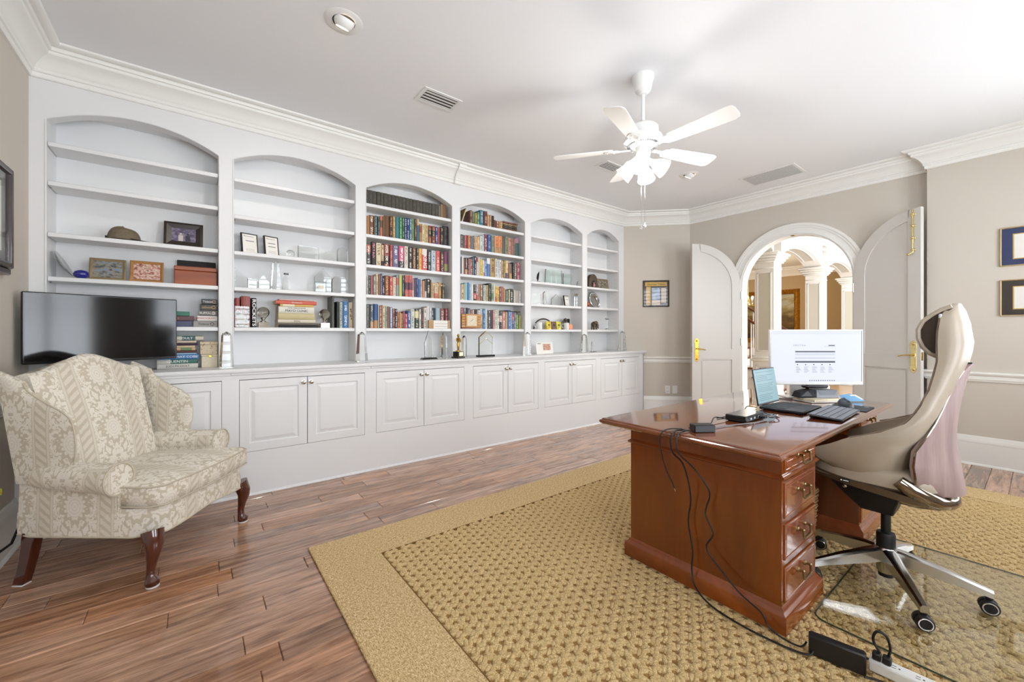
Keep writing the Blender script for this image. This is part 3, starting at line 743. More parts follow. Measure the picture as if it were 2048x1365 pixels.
vent('white ceiling air vent partly hidden behind the fan lamps', 3.395, 3.70, 2.765, 2.955, 5, 'x')
vent('large white return air grille near the arched doorway wall', 5.005, 5.41, 1.60, 2.165, 18, 'y')
# ------------------------------------------------------------------ rug
t = NT('sisal_border'); v = t.coord()
f1 = t.noise(t.mapping(v, (260, 60, 1)), 1.0, 2); f2 = t.noise(t.mapping(v, (60, 320, 1)), 1.0, 2); f3 = t.noise(v, 5, 3); f4 = t.noise(v, 300, 1)
h = t.math('ADD', t.math('MULTIPLY', f1, .5), t.math('MULTIPLY', f2, .5))
c = t.ramp(t.math('ADD', t.math('MULTIPLY', h, .7), t.math('MULTIPLY', f4, .3)), [(.40, rgb(132, 98, 50)), (.5, rgb(208, 178, 126)), (.60, rgb(246, 226, 184))])
t.pr(col=t.mix(t.math('MULTIPLY', f3, .35), c, rgb(204, 174, 120)), rough=.9); t.bump(h, .7, .004); MATS['sisal_border'] = t.m
t = NT('sisal_knot'); v = t.coord(); g = t.noise(t.mapping(v, (180, 180, 60)), 1.0, 2); f = t.noise(v, 420, 1); f3 = t.noise(v, 6, 3)
c = t.ramp(t.math('ADD', t.math('MULTIPLY', f, .6), t.math('MULTIPLY', g, .4)), [(.34, rgb(156, 122, 70)), (.5, rgb(212, 182, 128)), (.66, rgb(242, 222, 178))])
t.pr(col=t.mix(t.math('MULTIPLY', f3, .3), c, rgb(204, 170, 112)), rough=.9); t.bump(f, .8, .003); MATS['sisal_knot'] = t.m
mk('sisal_ground', (150, 114, 62), .95, noise=(200, .3))
rug = thing('area_rug', 'large tan woven sisal rug with a flat border under the desk', 'rug', (0, 0, 0))
x0, x1, y0, y1 = RUG; bw = .30; zt = .013
mb = MB()
for a, b, c_, d in ((x0, x1, y1-bw, y1), (x0, x1, y0, y0+bw), (x0, x0+bw, y0+bw, y1-bw), (x1-bw, x1, y0+bw, y1-bw)): mb.box(a, b, c_, d, .0005, zt, .0)
obj('woven_border', mb, 'sisal_border', rug, smooth=False)
E_ = MB()
for p, q in (((x0, y0), (x1, y0)), ((x1, y0), (x1, y1)), ((x1, y1), (x0, y1)), ((x0, y1), (x0, y0))): E_.cyl((*p, .0072), (*q, .0072), .0068, 8)
obj('edge_binding', E_, 'sisal_border', rug)
fx0, fx1, fy0, fy1 = x0+bw, x1-bw, y0+bw, y1-bw
obj('field_backing', MB().box(fx0, fx1, fy0, fy1, .0005, .006), 'sisal_ground', rug, smooth=False)
mk('seam_thread', (120, 88, 40), .9)
sm = MB()
for p, q in (((fx0, fy0), (fx1, fy0)), ((fx1, fy0), (fx1, fy1)), ((fx1, fy1), (fx0, fy1)), ((fx0, fy1), (fx0, fy0))): sm.cyl((*p, .0105), (*q, .0105), .004, 6)
obj('seam', sm, 'seam_thread', rug)
def knots():
    """short yarn strands in pairs on a triangular lattice; one site in three stays open as a dark eye"""
    rs = np.random.RandomState(3); sp = .0300; P = []
    ny = int((fy1-fy0-.012)/(sp*.866))+1; nx = int((fx1-fx0-.012)/sp)+1
    for j in range(ny):
        for i in range(nx):
            if ((i-(j//2))+2*j) % 3 == 0: continue
            P.append((fx0+.006+(i+.5*(j % 2))*sp, fy0+.008+j*sp*.866, (i-(j//2)+2*j) % 3))
    P = np.array(P); m_ = len(P)
    base = np.where(P[:, 2] == 1, .75, -.75)+rs.uniform(-.45, .45, m_)
    P = np.repeat(P, 2, axis=0); rot = np.repeat(base, 2)+rs.uniform(-.15, .15, 2*m_); n = len(P)
    sg = np.tile([-1., 1.], m_)*.0078
    P[:, 0] += -np.sin(rot)*sg; P[:, 1] += np.cos(rot)*sg
    seg, lev = 7, [(1.0, 0.0), (.90, .60), (.50, .93)]
    ang = 2*PI*np.arange(seg)/seg
    tmpl = np.array([(r*np.cos(a), r*np.sin(a), z) for r, z in lev for a in ang]+[(0, 0, 1.0)])
    k = len(tmpl); s0 = rs.uniform(.0205, .0240, n); s1 = rs.uniform(.0100, .0122, n); hz = rs.uniform(.0080, .0112, n)
    jit = rs.uniform(-.0016, .0016, (n, 2))
    lx = tmpl[None, :, 0]*s0[:, None]; ly = tmpl[None, :, 1]*s1[:, None]
    V = np.empty((n, k, 3)); ca, sa = np.cos(rot)[:, None], np.sin(rot)[:, None]
    V[:, :, 0] = P[:, 0:1]+jit[:, 0:1]+lx*ca-ly*sa; V[:, :, 1] = P[:, 1:2]+jit[:, 1:2]+lx*sa+ly*ca; V[:, :, 2] = .005+tmpl[None, :, 2]*hz[:, None]
    fq = []
    for l in range(len(lev)-1):
        for a in range(seg): fq.append((l*seg+a, l*seg+(a+1) % seg, (l+1)*seg+(a+1) % seg, (l+1)*seg+a))
    ft = [((len(lev)-1)*seg+a, (len(lev)-1)*seg+(a+1) % seg, k-1) for a in range(seg)]
    me = bpy.data.meshes.new('woven_knots'); nq, nt = len(fq), len(ft)
    me.vertices.add(n*k); me.vertices.foreach_set('co', V.ravel().astype(np.float32))
    one = np.array([i for f_ in fq for i in f_]+[i for f_ in ft for i in f_]); tot = np.array([4]*nq+[3]*nt)
    li = (one[None, :]+(np.arange(n)*k)[:, None]).ravel(); lt = np.tile(tot, n); ls = np.concatenate([[0], np.cumsum(lt)[:-1]])
    me.loops.add(len(li)); me.loops.foreach_set('vertex_index', li.astype(np.int32))
    me.polygons.add(len(lt)); me.polygons.foreach_set('loop_start', ls.astype(np.int32))
    me.polygons.foreach_set('use_smooth', np.ones(len(lt), dtype=bool))
    me.update(calc_edges=True); me.validate()
    me.materials.append(MATS['sisal_knot'])
    o = bpy.data.objects.new('woven_knots', me); COL.objects.link(o); o.parent = rug; o['kind'] = 'stuff'
knots()
RZ = .0165
# ------------------------------------------------------------------ glass chair mat
mt = thing('chair_mat', 'clear glass floor mat under the office chair', 'floor mat', (0, 0, RZ))
mp = []
mx0, mx1, my0, my1 = 2.065, 3.22, -.45, .595
for cx_, cy_, a0 in ((mx1-.05, my1-.05, 0), (mx0+.05, my1-.05, 90), (mx0+.05, my0+.05, 180), (mx1-.05, my0+.05, 270)):
    for k in range(6): a = math.radians(a0+18*k); mp.append((cx_+.05*math.cos(a), cy_+.05*math.sin(a)))
obj('sheet', MB().prism(mp, .0, .006), 'mat_glass', mt, smooth=False)
mk('glass_edge', (48, 66, 50), .2)
obj('polished_edge', MB().tube([(a, b, .003) for a, b in mp], .0032, 6, closed=True), 'glass_edge', mt)
MZ = RZ+.006
# ------------------------------------------------------------------ desk
desk = thing('desk', 'cherry wood pedestal desk with brass drawer pulls on the rug', 'desk', (0, 0, RZ))
TX0, TX1, TY0, TY1 = 1.71, 3.57, .585, 1.452; TZ = .765-RZ
def lip(mb, x0, x1, y0, y1, prof):
    rings = [[(x0+d, y0+d, z), (x1-d, y0+d, z), (x1-d, y1-d, z), (x0+d, y1-d, z)] for d, z in prof]
    return mb.loft(rings)
obj('desktop', lip(MB(), TX0, TX1, TY0, TY1, [(.034, TZ-.036), (.016, TZ-.033), (.006, TZ-.026), (.001, TZ-.018), (.003, TZ-.011), (.012, TZ-.007), (.012, TZ-.0035), (.016, TZ-.0005), (.018, TZ)]), 'cherry_top', desk, ang=22)
def pedestal(px0, px1, name):
    py0, py1 = .640, 1.362
    body = obj(name, MB().box(px0, px1, py0, py1, .06, TZ-.034), 'cherry', desk)
    for z in (.606,):
        obj('waist_moulding', lip(MB(), px0-.013, px1+.013, py0-.013, py1+.013, [(.012, z), (.004, z+.004), (.0, z+.010), (.003, z+.016), (.010, z+.020), (.013, z+.024)]), 'cherry_x', desk)
    obj('plinth', lip(MB(), px0-.024, px1+.024, py0-.024, py1+.024, [(0, 0), (0, .066), (.004, .072), (.012, .078), (.016, .086), (.024, .096)]), 'cherry_x', desk)
    w0, w1 = px0+.02, px1-.02
    for za, zb in ((.636, .694), (.448, .592), (.278, .422), (.106, .248)):
        d_ = obj('drawer', lip_y(MB(), w0, w1, za, zb, py0), 'cherry_x', desk, ang=15)
        c = (w0+w1)/2; zm = (za+zb)/2+.008
        hd = MB()
        for s_ in (-.042, .042): hd.lathe([(.011, 0), (.010, .004), (.006, .007), (.005, .02), (.007, .023), (.004, .027)], 12, T=Matrix.Translation((c+s_, py0-.006, zm+.012)) @ Matrix.Rotation(RX, 4, 'X'))
        hd.tube([(c-.042, py0-.027, zm+.012), (c-.042, py0-.029, zm-.016), (c-.034, py0-.029, zm-.022), (c+.034, py0-.029, zm-.022), (c+.042, py0-.029, zm-.016), (c+.042, py0-.027, zm+.012)], .0048, 8)
        obj('pull', hd, 'antique_brass', d_)
def lip_y(mb, x0, x1, z0, z1, y):
    rings = [[(x0+d, y-h_, z0+d), (x1-d, y-h_, z0+d), (x1-d, y-h_, z1-d), (x0+d, y-h_, z1-d)] for d, h_ in ((0, -.004), (0, .004), (.003, .006), (.009, .0065), (.011, .0045), (.016, .0045), (.018, .006))]
    return mb.loft(rings)
pedestal(1.868, 2.268, 'pedestal'); pedestal(3.012, 3.412, 'pedestal')
obj('kneehole_rail', MB().box(2.268, 3.012, .70, .72, TZ-.10, TZ-.034), 'cherry_x', desk)
obj('modesty_panel', MB().box(2.268, 3.012, 1.10, 1.12, .12, TZ-.034), 'cherry', desk)
# ------------------------------------------------------------------ wing chair
t = NT('damask')
o_ = t.sep(t.coord()); nn = t.sep(t.n('ShaderNodeTexCoord').outputs['Normal'])
ax, ay, az = (t.math('ABSOLUTE', q) for q in nn[:3])
isz = t.math('GREATER_THAN', az, t.math('MAXIMUM', ax, ay)); isx = t.math('GREATER_THAN', ax, ay)
def sel(f, a, b): return t.math('ADD', t.math('MULTIPLY', f, a), t.math('MULTIPLY', t.math('SUBTRACT', 1.0, f), b))
U = sel(isz, o_[0], sel(isx, t.math('ADD', o_[1], .045), o_[0])); V_ = sel(isz, o_[1], o_[2])
per = .285
s_ = t.math('FRACT', t.math('ADD', t.math('DIVIDE', U, per), .5))        # 0..1, motif centred at .5
a_ = t.math('ABSOLUTE', t.math('SUBTRACT', s_, .5))                        # mirrored distance from the motif axis
am = t.math('MULTIPLY', a_, per)
w_ = t.math('SUBTRACT', t.math('FRACT', t.math('DIVIDE', t.math('ADD', V_, .06), .30)), .5); wm = t.math('MULTIPLY', w_, .30)
# medallion flower
rr = t.math('SQRT', t.math('ADD', t.math('MULTIPLY', am, am), t.math('MULTIPLY', t.math('MULTIPLY', wm, wm), .62)))
th = t.math('ARCTAN2', wm, am)
pet = t.math('MULTIPLY', t.math('COSINE', t.math('MULTIPLY', th, 13.0)), .007)
fl_ = t.math('LESS_THAN', rr, t.math('ADD', .047, pet)); ring = t.math('LESS_THAN', rr, t.math('ADD', .064, t.math('MULTIPLY', pet, 1.2)))
core = t.math('MULTIPLY', t.math('GREATER_THAN', t.math('SINE', t.math('MULTIPLY', rr, 520.0)), .55), fl_)
# mirrored leaf scrolls
lv = t.comb(t.math('MULTIPLY', am, 30.0), t.math('MULTIPLY', t.math('ADD', wm, t.math('MULTIPLY', t.math('FLOOR', t.math('DIVIDE', t.math('ADD', V_, .06), .30)), 0.0)), 24.0), 3.7)
leaf = t.math('GREATER_THAN', t.noise(lv, 1.0, 3, .55, 1.6), .47)
vein = t.math('GREATER_THAN', t.math('SINE', t.math('MULTIPLY', t.noise(lv, 1.4, 2, .5, 2.0), 60.0)), .7)
motif = t.math('MAXIMUM', fl_, t.math('MULTIPLY', leaf, t.math('SUBTRACT', 1.0, ring)))
# stripe with rope twist between the motif columns
stripe = t.math('GREATER_THAN', a_, .355)
rope = t.math('GREATER_THAN', t.math('SINE', t.math('ADD', t.math('ADD', t.math('MULTIPLY', V_, 150.0), t.math('MULTIPLY', U, 130.0)), t.math('MULTIPLY', t.noise(t.mapping(t.coord(), (60, 60, 60)), 1.0, 1), 1.6))), -.15)
inrope = t.math('GREATER_THAN', a_, .415)
line = t.math('LESS_THAN', t.math('ABSOLUTE', t.math('SUBTRACT', a_, .385)), .016)
teeth = t.math('MULTIPLY', t.math('LESS_THAN', t.math('ABSOLUTE', t.math('SUBTRACT', a_, .362)), .012), t.math('GREATER_THAN', t.math('SINE', t.math('MULTIPLY', V_, 760.0)), .2))
sv = t.math('MAXIMUM', t.math('MULTIPLY', rope, inrope), t.math('MAXIMUM', line, teeth))
pat = sel(stripe, sv, motif)
weave = t.noise(t.mapping(t.coord(), (700, 700, 700)), 1.0, 1)
c = t.mix(t.math('MULTIPLY', pat, sel(stripe, .6, 1.0)), rgb(198, 187, 166), rgb(234, 228, 216))
c = t.mix(t.math('MULTIPLY', t.math('MULTIPLY', t.math('MAXIMUM', vein, core), pat), .38), c, rgb(192, 180, 160))
c = t.mix(t.math('MULTIPLY', weave, .2), c, rgb(206, 198, 182))
t.pr(col=c, rough=.75, sheen=.15); t.bump(t.math('ADD', t.math('MULTIPLY', pat, .5), t.math('MULTIPLY', weave, .3)), .15, .002); MATS['damask'] = t.m
mk('piping', (196, 186, 166), .8)
ac = thing('wing_chair', 'cream damask wing chair with dark cabriole legs beside the bookcase', 'armchair', (-.2135, 3.071, 0), math.radians(-126.87))
def ss(e0, e1, x): u = min(1, max(0, (x-e0)/(e1-e0))); return u*u*(3-2*u)
def closed_grid(fn_front, fn_back, nu, nv):
    """closed body between two surfaces over the same parameters"""
    mb = MB(); F = [[fn_front(i/nu, j/nv) for i in range(nu+1)] for j in range(nv+1)]; B_ = [[fn_back(i/nu, j/nv) for i in range(nu+1)] for j in range(nv+1)]
    rings = []
    for j in range(nv+1): rings.append(F[j]+B_[j][::-1])
    return mb.loft(rings)
# seat rail with bowed front
n = 20
def rail_ring(z, d):
    r = []
    for i in range(n+1):
        x = -.345+.69*i/n; r.append((x*(1-d*1.2), .325+.030*math.cos(PI*(x/.69))-d-.10*max(0, abs(x)/.345-.82)**1.5/.076, z))
    return r+[(.345-d, -.26, z), (.33-d, -.335, z), (-.33+d, -.335, z), (-.345+d, -.26, z)]
# serpentine lower edge at the front
def rail_low():
    r = []
    for i in range(n+1):
        x = -.345+.69*i/n; u = abs(x)/.345
        r.append((x, .325+.030*math.cos(PI*(x/.69))-.10*max(0, u-.82)**1.5/.076, .238+.028*math.exp(-((u-.0)/.5)**2)))
    return r+[(.345, -.26, .246), (.33, -.335, .25), (-.33, -.335, .25), (-.345, -.26, .246)]
obj('seat_rail', MB().loft([rail_low(), rail_ring(.30, -.004), rail_ring(.352, 0), rail_ring(.372, .012)]), 'damask', ac, ang=50)
pp = rail_low(); obj('rail_piping', MB().tube(pp, .0045, 6, closed=True), 'piping', ac)
# seat cushion, T shaped
out = [(-.265, -.20), (.265, -.20), (.268, .135), (.335, .148), (.344, .25), (.340, .305)]+[(.315-.63*i/10, .345+.026*math.cos(PI*(.315-.63*i/10)/.69)) for i in range(11)]+[(-.340, .305), (-.344, .25), (-.335, .148), (-.268, .135)]
def inset(P, d):
    n_ = len(P); R_ = []
    for i in range(n_):
        a = Vector(P[i-1]); b = Vector(P[i]); c_ = Vector(P[(i+1) % n_]); t0 = (b-a).normalized(); t1 = (c_-b).normalized()
        nrm = Vector((-t0.y-t1.y, t0.x+t1.x)); nrm = nrm.normalized() if nrm.length > 1e-6 else Vector((0, 1))
        R_.append((b.x+nrm.x*d, b.y+nrm.y*d))
    return R_
rings = []
for d, z in ((.012, .374), (.002, .382), (-.004, .425), (.0, .468), (.006, .478)): rings.append([(p[0], p[1], z) for p in inset(out, d)])
top0 = inset(out, .006)
for q, z in ((.94, .486), (.82, .496), (.6, .507), (.3, .513)): rings.append([(p[0]*q, .085+(p[1]-.085)*q, z) for p in top0])
obj('seat_cushion', MB().loft(rings), 'damask', ac, ang=60)
for z, d in ((.476, .003), (.383, .0)): obj('cushion_piping', MB().tube([(p[0], p[1], z) for p in inset(out, d-.003)], .0042, 6, closed=True), 'piping', ac)
# arms: side panel, roll and scroll front
for s_ in (-1, 1):
    roll = []
    for k in range(15):
        u = k/14; yv = -.22+.382*u
        cx_ = s_*(.322+.026*u); r = .060+.014*u; cz_ = .532-.012*u
        roll.append([(cx_+s_*r*math.cos(2*PI*i/20)*1.05, yv, cz_+r*math.sin(2*PI*i/20)) for i in range(20)])
    am_ = obj('arm', MB().loft(roll), 'damask', ac, ang=60)
    fr_ = [(s_*.348+s_*.0785*math.cos(2*PI*i/24), .165, .520+.0745*math.sin(2*PI*i/24)) for i in range(24)]
    obj('arm_piping', MB().tube(fr_, .0042, 6, closed=True), 'piping', am_)
    rg = []
    for k in range(13):
        yv = -.315+.470*k/12; xo = .345+.0*k
        bulge = .006*math.sin(PI*k/12)
        rg.append([(s_*(.270), yv, .37), (s_*(.270), yv, .50), (s_*(.30), yv, .535), (s_*(.338), yv, .51), (s_*(.340+bulge), yv, .46), (s_*(.343+bulge), yv, .37), (s_*(.345), yv, .262)])
    obj('arm_panel', MB().loft(rg), 'damask', ac, ang=60)
    # front face of the arm below the scroll
    obj('arm_facing', MB().prism([(s_*.268, .36), (s_*.268, .53), (s_*.32, .56), (s_*.36, .52), (s_*.346, .46), (s_*.346, .36)], .150, .161, 'y'), 'damask', ac, bev=.006)
# back with serpentine top
def bw_(v): return .262+.035*v
def btop(x): return 1.015+.070*math.exp(-(x/.16)**2)-.018*math.exp(-((abs(x)-.27)/.07)**2)
def back_front(u, v):
    x = (2*u-1)*bw_(v); z = .40+(btop(x)-.40)*v; y_ = -.150-.165*v-.02*(1-v)*0+.030*(1-(2*u-1)**2)*math.sin(PI*min(1, v*1.05))
    return (x, y_, z)
def back_rear(u, v):
    x = (2*u-1)*(bw_(v)+.012); z = .26+(btop(x)-.012-.26)*v; return (x, -.295-.105*v-.0*v, z)
G = []
nv_ = 18
rings = []
for j in range(nv_+1):
    v = j/nv_; f_ = [back_front(i/18, v) for i in range(19)]; b_ = [back_rear(i/18, v) for i in range(19)][::-1]
    rings.append(f_+b_)
# rounded roll on top
f_ = rings[-1]; rings.append([(p[0]*.995, p[1]-.028 if k < 19 else p[1]+.028, p[2]+.018) for k, p in enumerate(f_)])
obj('backrest', MB().loft(rings), 'damask', ac, ang=60)
# wings
for s_ in (-1, 1):
    def wing(u, v, inner):
        # u from back to front edge, v from arm to top
        z = .50+(1.005-.50)*v
        yb = -.315-.085*v; yf = -.020-.165*ss(.60, 1.0, v)-.05*math.sin(PI*v)*0-.10*ss(0, .25, 1-v-.75)+.0
        yf = -.085+.055*math.sin(PI*min(1, v*1.25))-.20*ss(.62, 1.0, v)
        y_ = yb+(yf-yb)*u
        fl = .018*u*u*math.sin(PI*min(1, v*1.1)) + .012*v
        x = .300+.022*v+fl+.012*(1-v)
        if not inner: x += .040*(1-.35*u)*(1-.3*v)+.010*math.sin(PI*u)
        else: x -= .006*math.sin(PI*u)
        zz = z+.018*v*(1-u)-.030*u*v*v
        return (s_*x, y_, zz)
    nu_, nv_ = 10, 14
    rings = []
    for j in range(nv_+1):
        v = j/nv_; a = [wing(i/nu_, v, True) for i in range(nu_+1)]; b_ = [wing(i/nu_, v, False) for i in range(nu_+1)][::-1]
        mid = tuple((p+q)/2+(0 if k != 1 else .012) for k, (p, q) in enumerate(zip(a[-1], b_[0])))
        rings.append(a+[mid]+b_)
    L_ = rings[-1]; cxm = sum(p[0] for p in L_)/len(L_)
    rings.append([(cxm+(p[0]-cxm)*.45, p[1], p[2]+.012) for p in L_])
    wo = obj('wing', MB().loft(rings), 'damask', ac, ang=70)
    pip = [wing(1, v/14, False) for v in range(15)]; obj('wing_piping', MB().tube([(p[0], p[1]+.004, p[2]) for p in pip], .004, 6), 'piping', wo)
# legs
for s_ in (-1, 1):
    cab = [(s_*.322, .300, .262), (s_*.328, .308, .235), (s_*.334, .318, .205), (s_*.336, .318, .17), (s_*.334, .308, .12), (s_*.333, .302, .075), (s_*.335, .304, .045), (s_*.338, .312, .024), (s_*.338, .314, .008)]
    lg = obj('front_leg', MB().tube(cab, [.046, .043, .040, .032, .022, .0175, .020, .031, .026], 14), 'mahogany', ac)
    obj('felt_pad', MB().lathe([(.026, .0), (.027, .003), (.026, .006)], 14, (s_*.338, .314, 0)), 'felt', lg)
    rg = []
    for yv, z, hw in ((-.275, .262, .030), (-.285, .20, .028), (-.300, .12, .026), (-.318, .05, .025), (-.332, .007, .025)): rg.append([(s_*.315-hw*.85, yv-hw, z), (s_*.315+hw*.85, yv-hw, z), (s_*.315+hw*.85, yv+hw, z), (s_*.315-hw*.85, yv+hw, z)])
    lg = obj('back_leg', MB().loft(rg), 'mahogany', ac, bev=.004, ang=20)
    obj('felt_pad', MB().box(s_*.315-.022, s_*.315+.022, -.357, -.307, 0, .006, .002), 'felt', lg)
# ------------------------------------------------------------------ office chair
t = NT('taupe_leather'); v = t.coord(); vo = t.n('ShaderNodeTexVoronoi'); t.l(v, vo.inputs['Vector']); vo.inputs['Scale'].default_value = 260
f = t.noise(v, 4, 2)
t.pr(col=t.ramp(f, [(.3, rgb(158, 144, 126)), (.7, rgb(176, 164, 148))]), rough=.36); t.bump(vo.outputs['Distance'], .06, .001); MATS['taupe_leather'] = t.m
mk('brown_leather', (58, 44, 32), .45); mk('stitch', (120, 102, 86), .7); mk('dark_chrome', (150, 140, 128), .08, 1)
CX, CY = 2.61, .455
oc = thing('office_chair', 'taupe leather high-back office chair with rosy wood back panel', 'office chair', (CX, CY, MZ))
def interp(tab, z):
    if z <= tab[0][0]: return tab[0][1]
    for (a, p), (b, q) in zip(tab[:-1], tab[1:]):
        if z <= b: u = (z-a)/(b-a); return p+(q-p)*(u*u*(3-2*u)*.5+u*.5)
    return tab[-1][1]
# heights are above the floor; y measured in the room and shifted to the chair
HWT = [(.545, .238), (.60, .268), (.65, .286), (.70, .292), (.76, .288), (.80, .278), (.86, .252), (.95, .206), (1.05, .174), (1.15, .160), (1.25, .150), (1.32, .118), (1.345, .070)]
YFT = [(.545, .60), (.60, .655), (.66, .668), (.69, .650), (.706, .60), (.722, .575), (.745, .535), (.772, .465), (.80, .405), (.84, .345), (.90, .310), (1.0, .280), (1.1, .264), (1.2, .266), (1.3, .258), (1.345, .225)]
YRT = [(.545, .365), (.60, .345), (.70, .315), (.80, .280), (.90, .250), (1.0, .218), (1.09, .190), (1.17, .176), (1.26, .186), (1.31, .198), (1.345, .212)]
def shell(z, th=0.0, n=26, ex=.62):
    hw, yf, yr = interp(HWT, z)-th, interp(YFT, z), interp(YRT, z)+th; P = []
    for i in range(n+1):
        ph = -PI/2+PI*i/n; s_ = math.sin(ph); c_ = math.cos(ph)
        P.append((hw*math.copysign(abs(s_)**ex, s_), yf-CY-(yf-yr)*max(0, c_)**ex, 0))
    return P
rings = []
zs = [.545, .552, .57, .60, .64, .68, .71, .73, .745, .76, .775, .79, .81, .84, .87, .90, .94, .98, 1.02, 1.06, 1.1, 1.14, 1.18, 1.22, 1.26, 1.29, 1.315, 1.333, 1.345]
for z in zs:
    o_ = shell(z); i_ = shell(z, min(.026, .6*interp(HWT, z)))[::-1]
    def zz(p): return z-MZ+(p[1]+CY-.34)*.16*max(0, 1-(z-.545)/.13)*(1 if z < .68 else 0)
    rings.append([(p[0], p[1], zz(p)) for p in o_]+[(p[0], p[1]-.002, zz(p)) for p in i_])
obj('shell', MB().loft(rings), 'taupe_leather', oc, ang=60)
# stitched seam that follows the front edge of the shell
for s_ in (-1, 1):
    pts = []
    for z in [.75, .765, .78, .80, .83, .87, .92, .98, 1.04, 1.1, 1.16, 1.22, 1.28, 1.32]:
        hw, yf = interp(HWT, z), interp(YFT, z); pts.append((s_*(hw-.006), yf-CY+.003, z-MZ))
    obj('edge_seam', MB().tube(pts, .0042, 6), 'stitch', oc)
# headrest pad
hp = [(.232, 1.338), (.262, 1.325), (.292, 1.302), (.320, 1.274), (.336, 1.235), (.335, 1.195), (.322, 1.155), (.298, 1.125), (.268, 1.108)]
pad = []
for y_, z in hp: pad.append((y_-CY, z-MZ))
# thin bowed cushion plus dark core behind it
def offs(P, d):
    R_ = []
    for i, p in enumerate(P):
        a = Vector(P[max(0, i-1)]); b = Vector(P[min(len(P)-1, i+1)]); t_ = (b-a).normalized(); R_.append((p[0]+t_.y*d, p[1]-t_.x*d))
    return R_
inn = offs(pad, .016)
rg = []
for (a, b), (c_, d) in zip(pad, inn): rg.append([(-.128, a, b), (-.134, (a+c_)/2, (b+d)/2), (-.128, c_, d), (.128, c_, d), (.134, (a+c_)/2, (b+d)/2), (.128, a, b)])
hr = obj('headrest', MB().loft(rg), 'taupe_leather', oc, ang=50)
obj('headrest_core', MB().prism(inn+[(.262-CY, 1.112-MZ), (.255-CY, 1.20-MZ), (.25-CY, 1.30-MZ)], -.120, .120, 'x'), 'brown_leather', hr)
for s_ in (-1, 1): obj('headrest_trim', MB().box(s_*.128-.006, s_*.128+.006, .256-CY, .266-CY, 1.12-MZ, 1.30-MZ, .003), 'light_grey', hr)
# wooden panel on the rear
WZ = [(.530, .200, .208, .350), (.56, .222, .212, .335), (.60, .236, .218, .330), (.66, .240, .226, .336), (.72, .232, .235, .332), (.78, .206, .238, .304), (.84, .172, .234, .280), (.90, .136, .226, .262), (.96, .098, .217, .246), (1.02, .072, .206, .228), (1.06, .050, .196, .210), (1.088, .022, .186, .192)]
rg = []
for z, hw, yc, ye in WZ:
    o_ = []; i_ = []
    for i in range(17):
        u = -1+2*i/16; x = hw*u; y_ = yc+(ye-yc)*abs(u)**2.4-CY
        o_.append((x, y_-.012, z-MZ)); i_.append((x*.98, y_+.004, z-MZ))
    rg.append(o_+i_[::-1])
obj('wood_back_panel', MB().loft(rg), 'rosy_wood', oc, ang=60)
for s_ in (-1, 1): obj('chrome_edge', MB().tube([(s_*(hw+.002), ye-.010-CY, z-MZ) for z, hw, yc, ye in WZ[:-1]], .004, 6), 'dark_chrome', oc)
obj('badge', MB().box(-.02, .02, .186-CY-.008, .196-CY, 1.086-MZ, 1.094-MZ, .002), 'black_gloss', oc)
# seat
def seat_ring(z, d): return [((.245-d)*math.copysign(abs(math.cos(a))**.5, math.cos(a)), .03+(.235-d)*math.copysign(abs(math.sin(a))**.55, math.sin(a)), z-MZ+.05*max(0, math.sin(a))*0) for a in (2*PI*i/36 for i in range(36))]
obj('seat_cushion', MB().loft([seat_ring(.535, .02), seat_ring(.55, 0), seat_ring(.60, 0), seat_ring(.618, .012), seat_ring(.626, .06)]), 'taupe_leather', oc, ang=50)
obj('seat_tray', MB().loft([[(p[0], p[1], p[2]+(p[1]-.0)*.12) for p in seat_ring(.498, .05)], [(p[0], p[1], p[2]+p[1]*.12) for p in seat_ring(.510, .008)], [(p[0], p[1], p[2]+p[1]*.12) for p in seat_ring(.542, -.004)]]), mk('tray_brown', (92, 76, 58), .5), oc, ang=50)
tg = obj('maker_tag', MB().box(-.2585, -.254, .075, .115, .535-MZ, .551-MZ, .002), 'black_plastic', oc)
obj('tag_lettering', MB().box(-.2590, -.2585, .082, .102, .541-MZ, .545-MZ).sphere((-.2585, .109, .543-MZ), .0035, 8, sx=.2), 'white_ink', tg, smooth=False)
obj('mechanism', MB().loft([[(-.10, -.06, .475), (.10, -.06, .475), (.10, .19, .505), (-.10, .19, .505)], [(-.10, -.06, .43), (.10, -.06, .43), (.10, .19, .46), (-.10, .19, .46)], [(-.06, -.035, .345), (.06, -.035, .345), (.06, .08, .345), (-.06, .08, .345)]]), 'black_plastic', oc, bev=.006, ang=20)
obj('tilt_bracket', MB().loft([[(-.05, -.03, .455), (.05, -.03, .455), (.05, -.03, .41), (-.05, -.03, .41)], [(-.045, -.11, .45), (.045, -.11, .45), (.045, -.11, .405), (-.045, -.11, .405)], [(-.05, -.20, .475), (.05, -.20, .475), (.05, -.19, .42), (-.05, -.19, .42)]]), 'dark_chrome', oc, bev=.008, ang=25)
loop = [(-.238, -.080, .565), (-.225, -.110, .540), (-.20, -.140, .515), (-.15, -.185, .485), (-.06, -.215, .465), (0, -.222, .46), (.06, -.215, .465), (.15, -.195, .49), (.20, -.145, .525), (.222, -.11, .55)]
obj('back_yoke', MB().tube(loop, [.026, .033, .034, .032, .026, .024, .024, .024, .026, .024], 14), 'dark_chrome', oc)
obj('lever_knob', MB().sphere((-.11, .13, .455), .012, 10), 'nickel', oc)
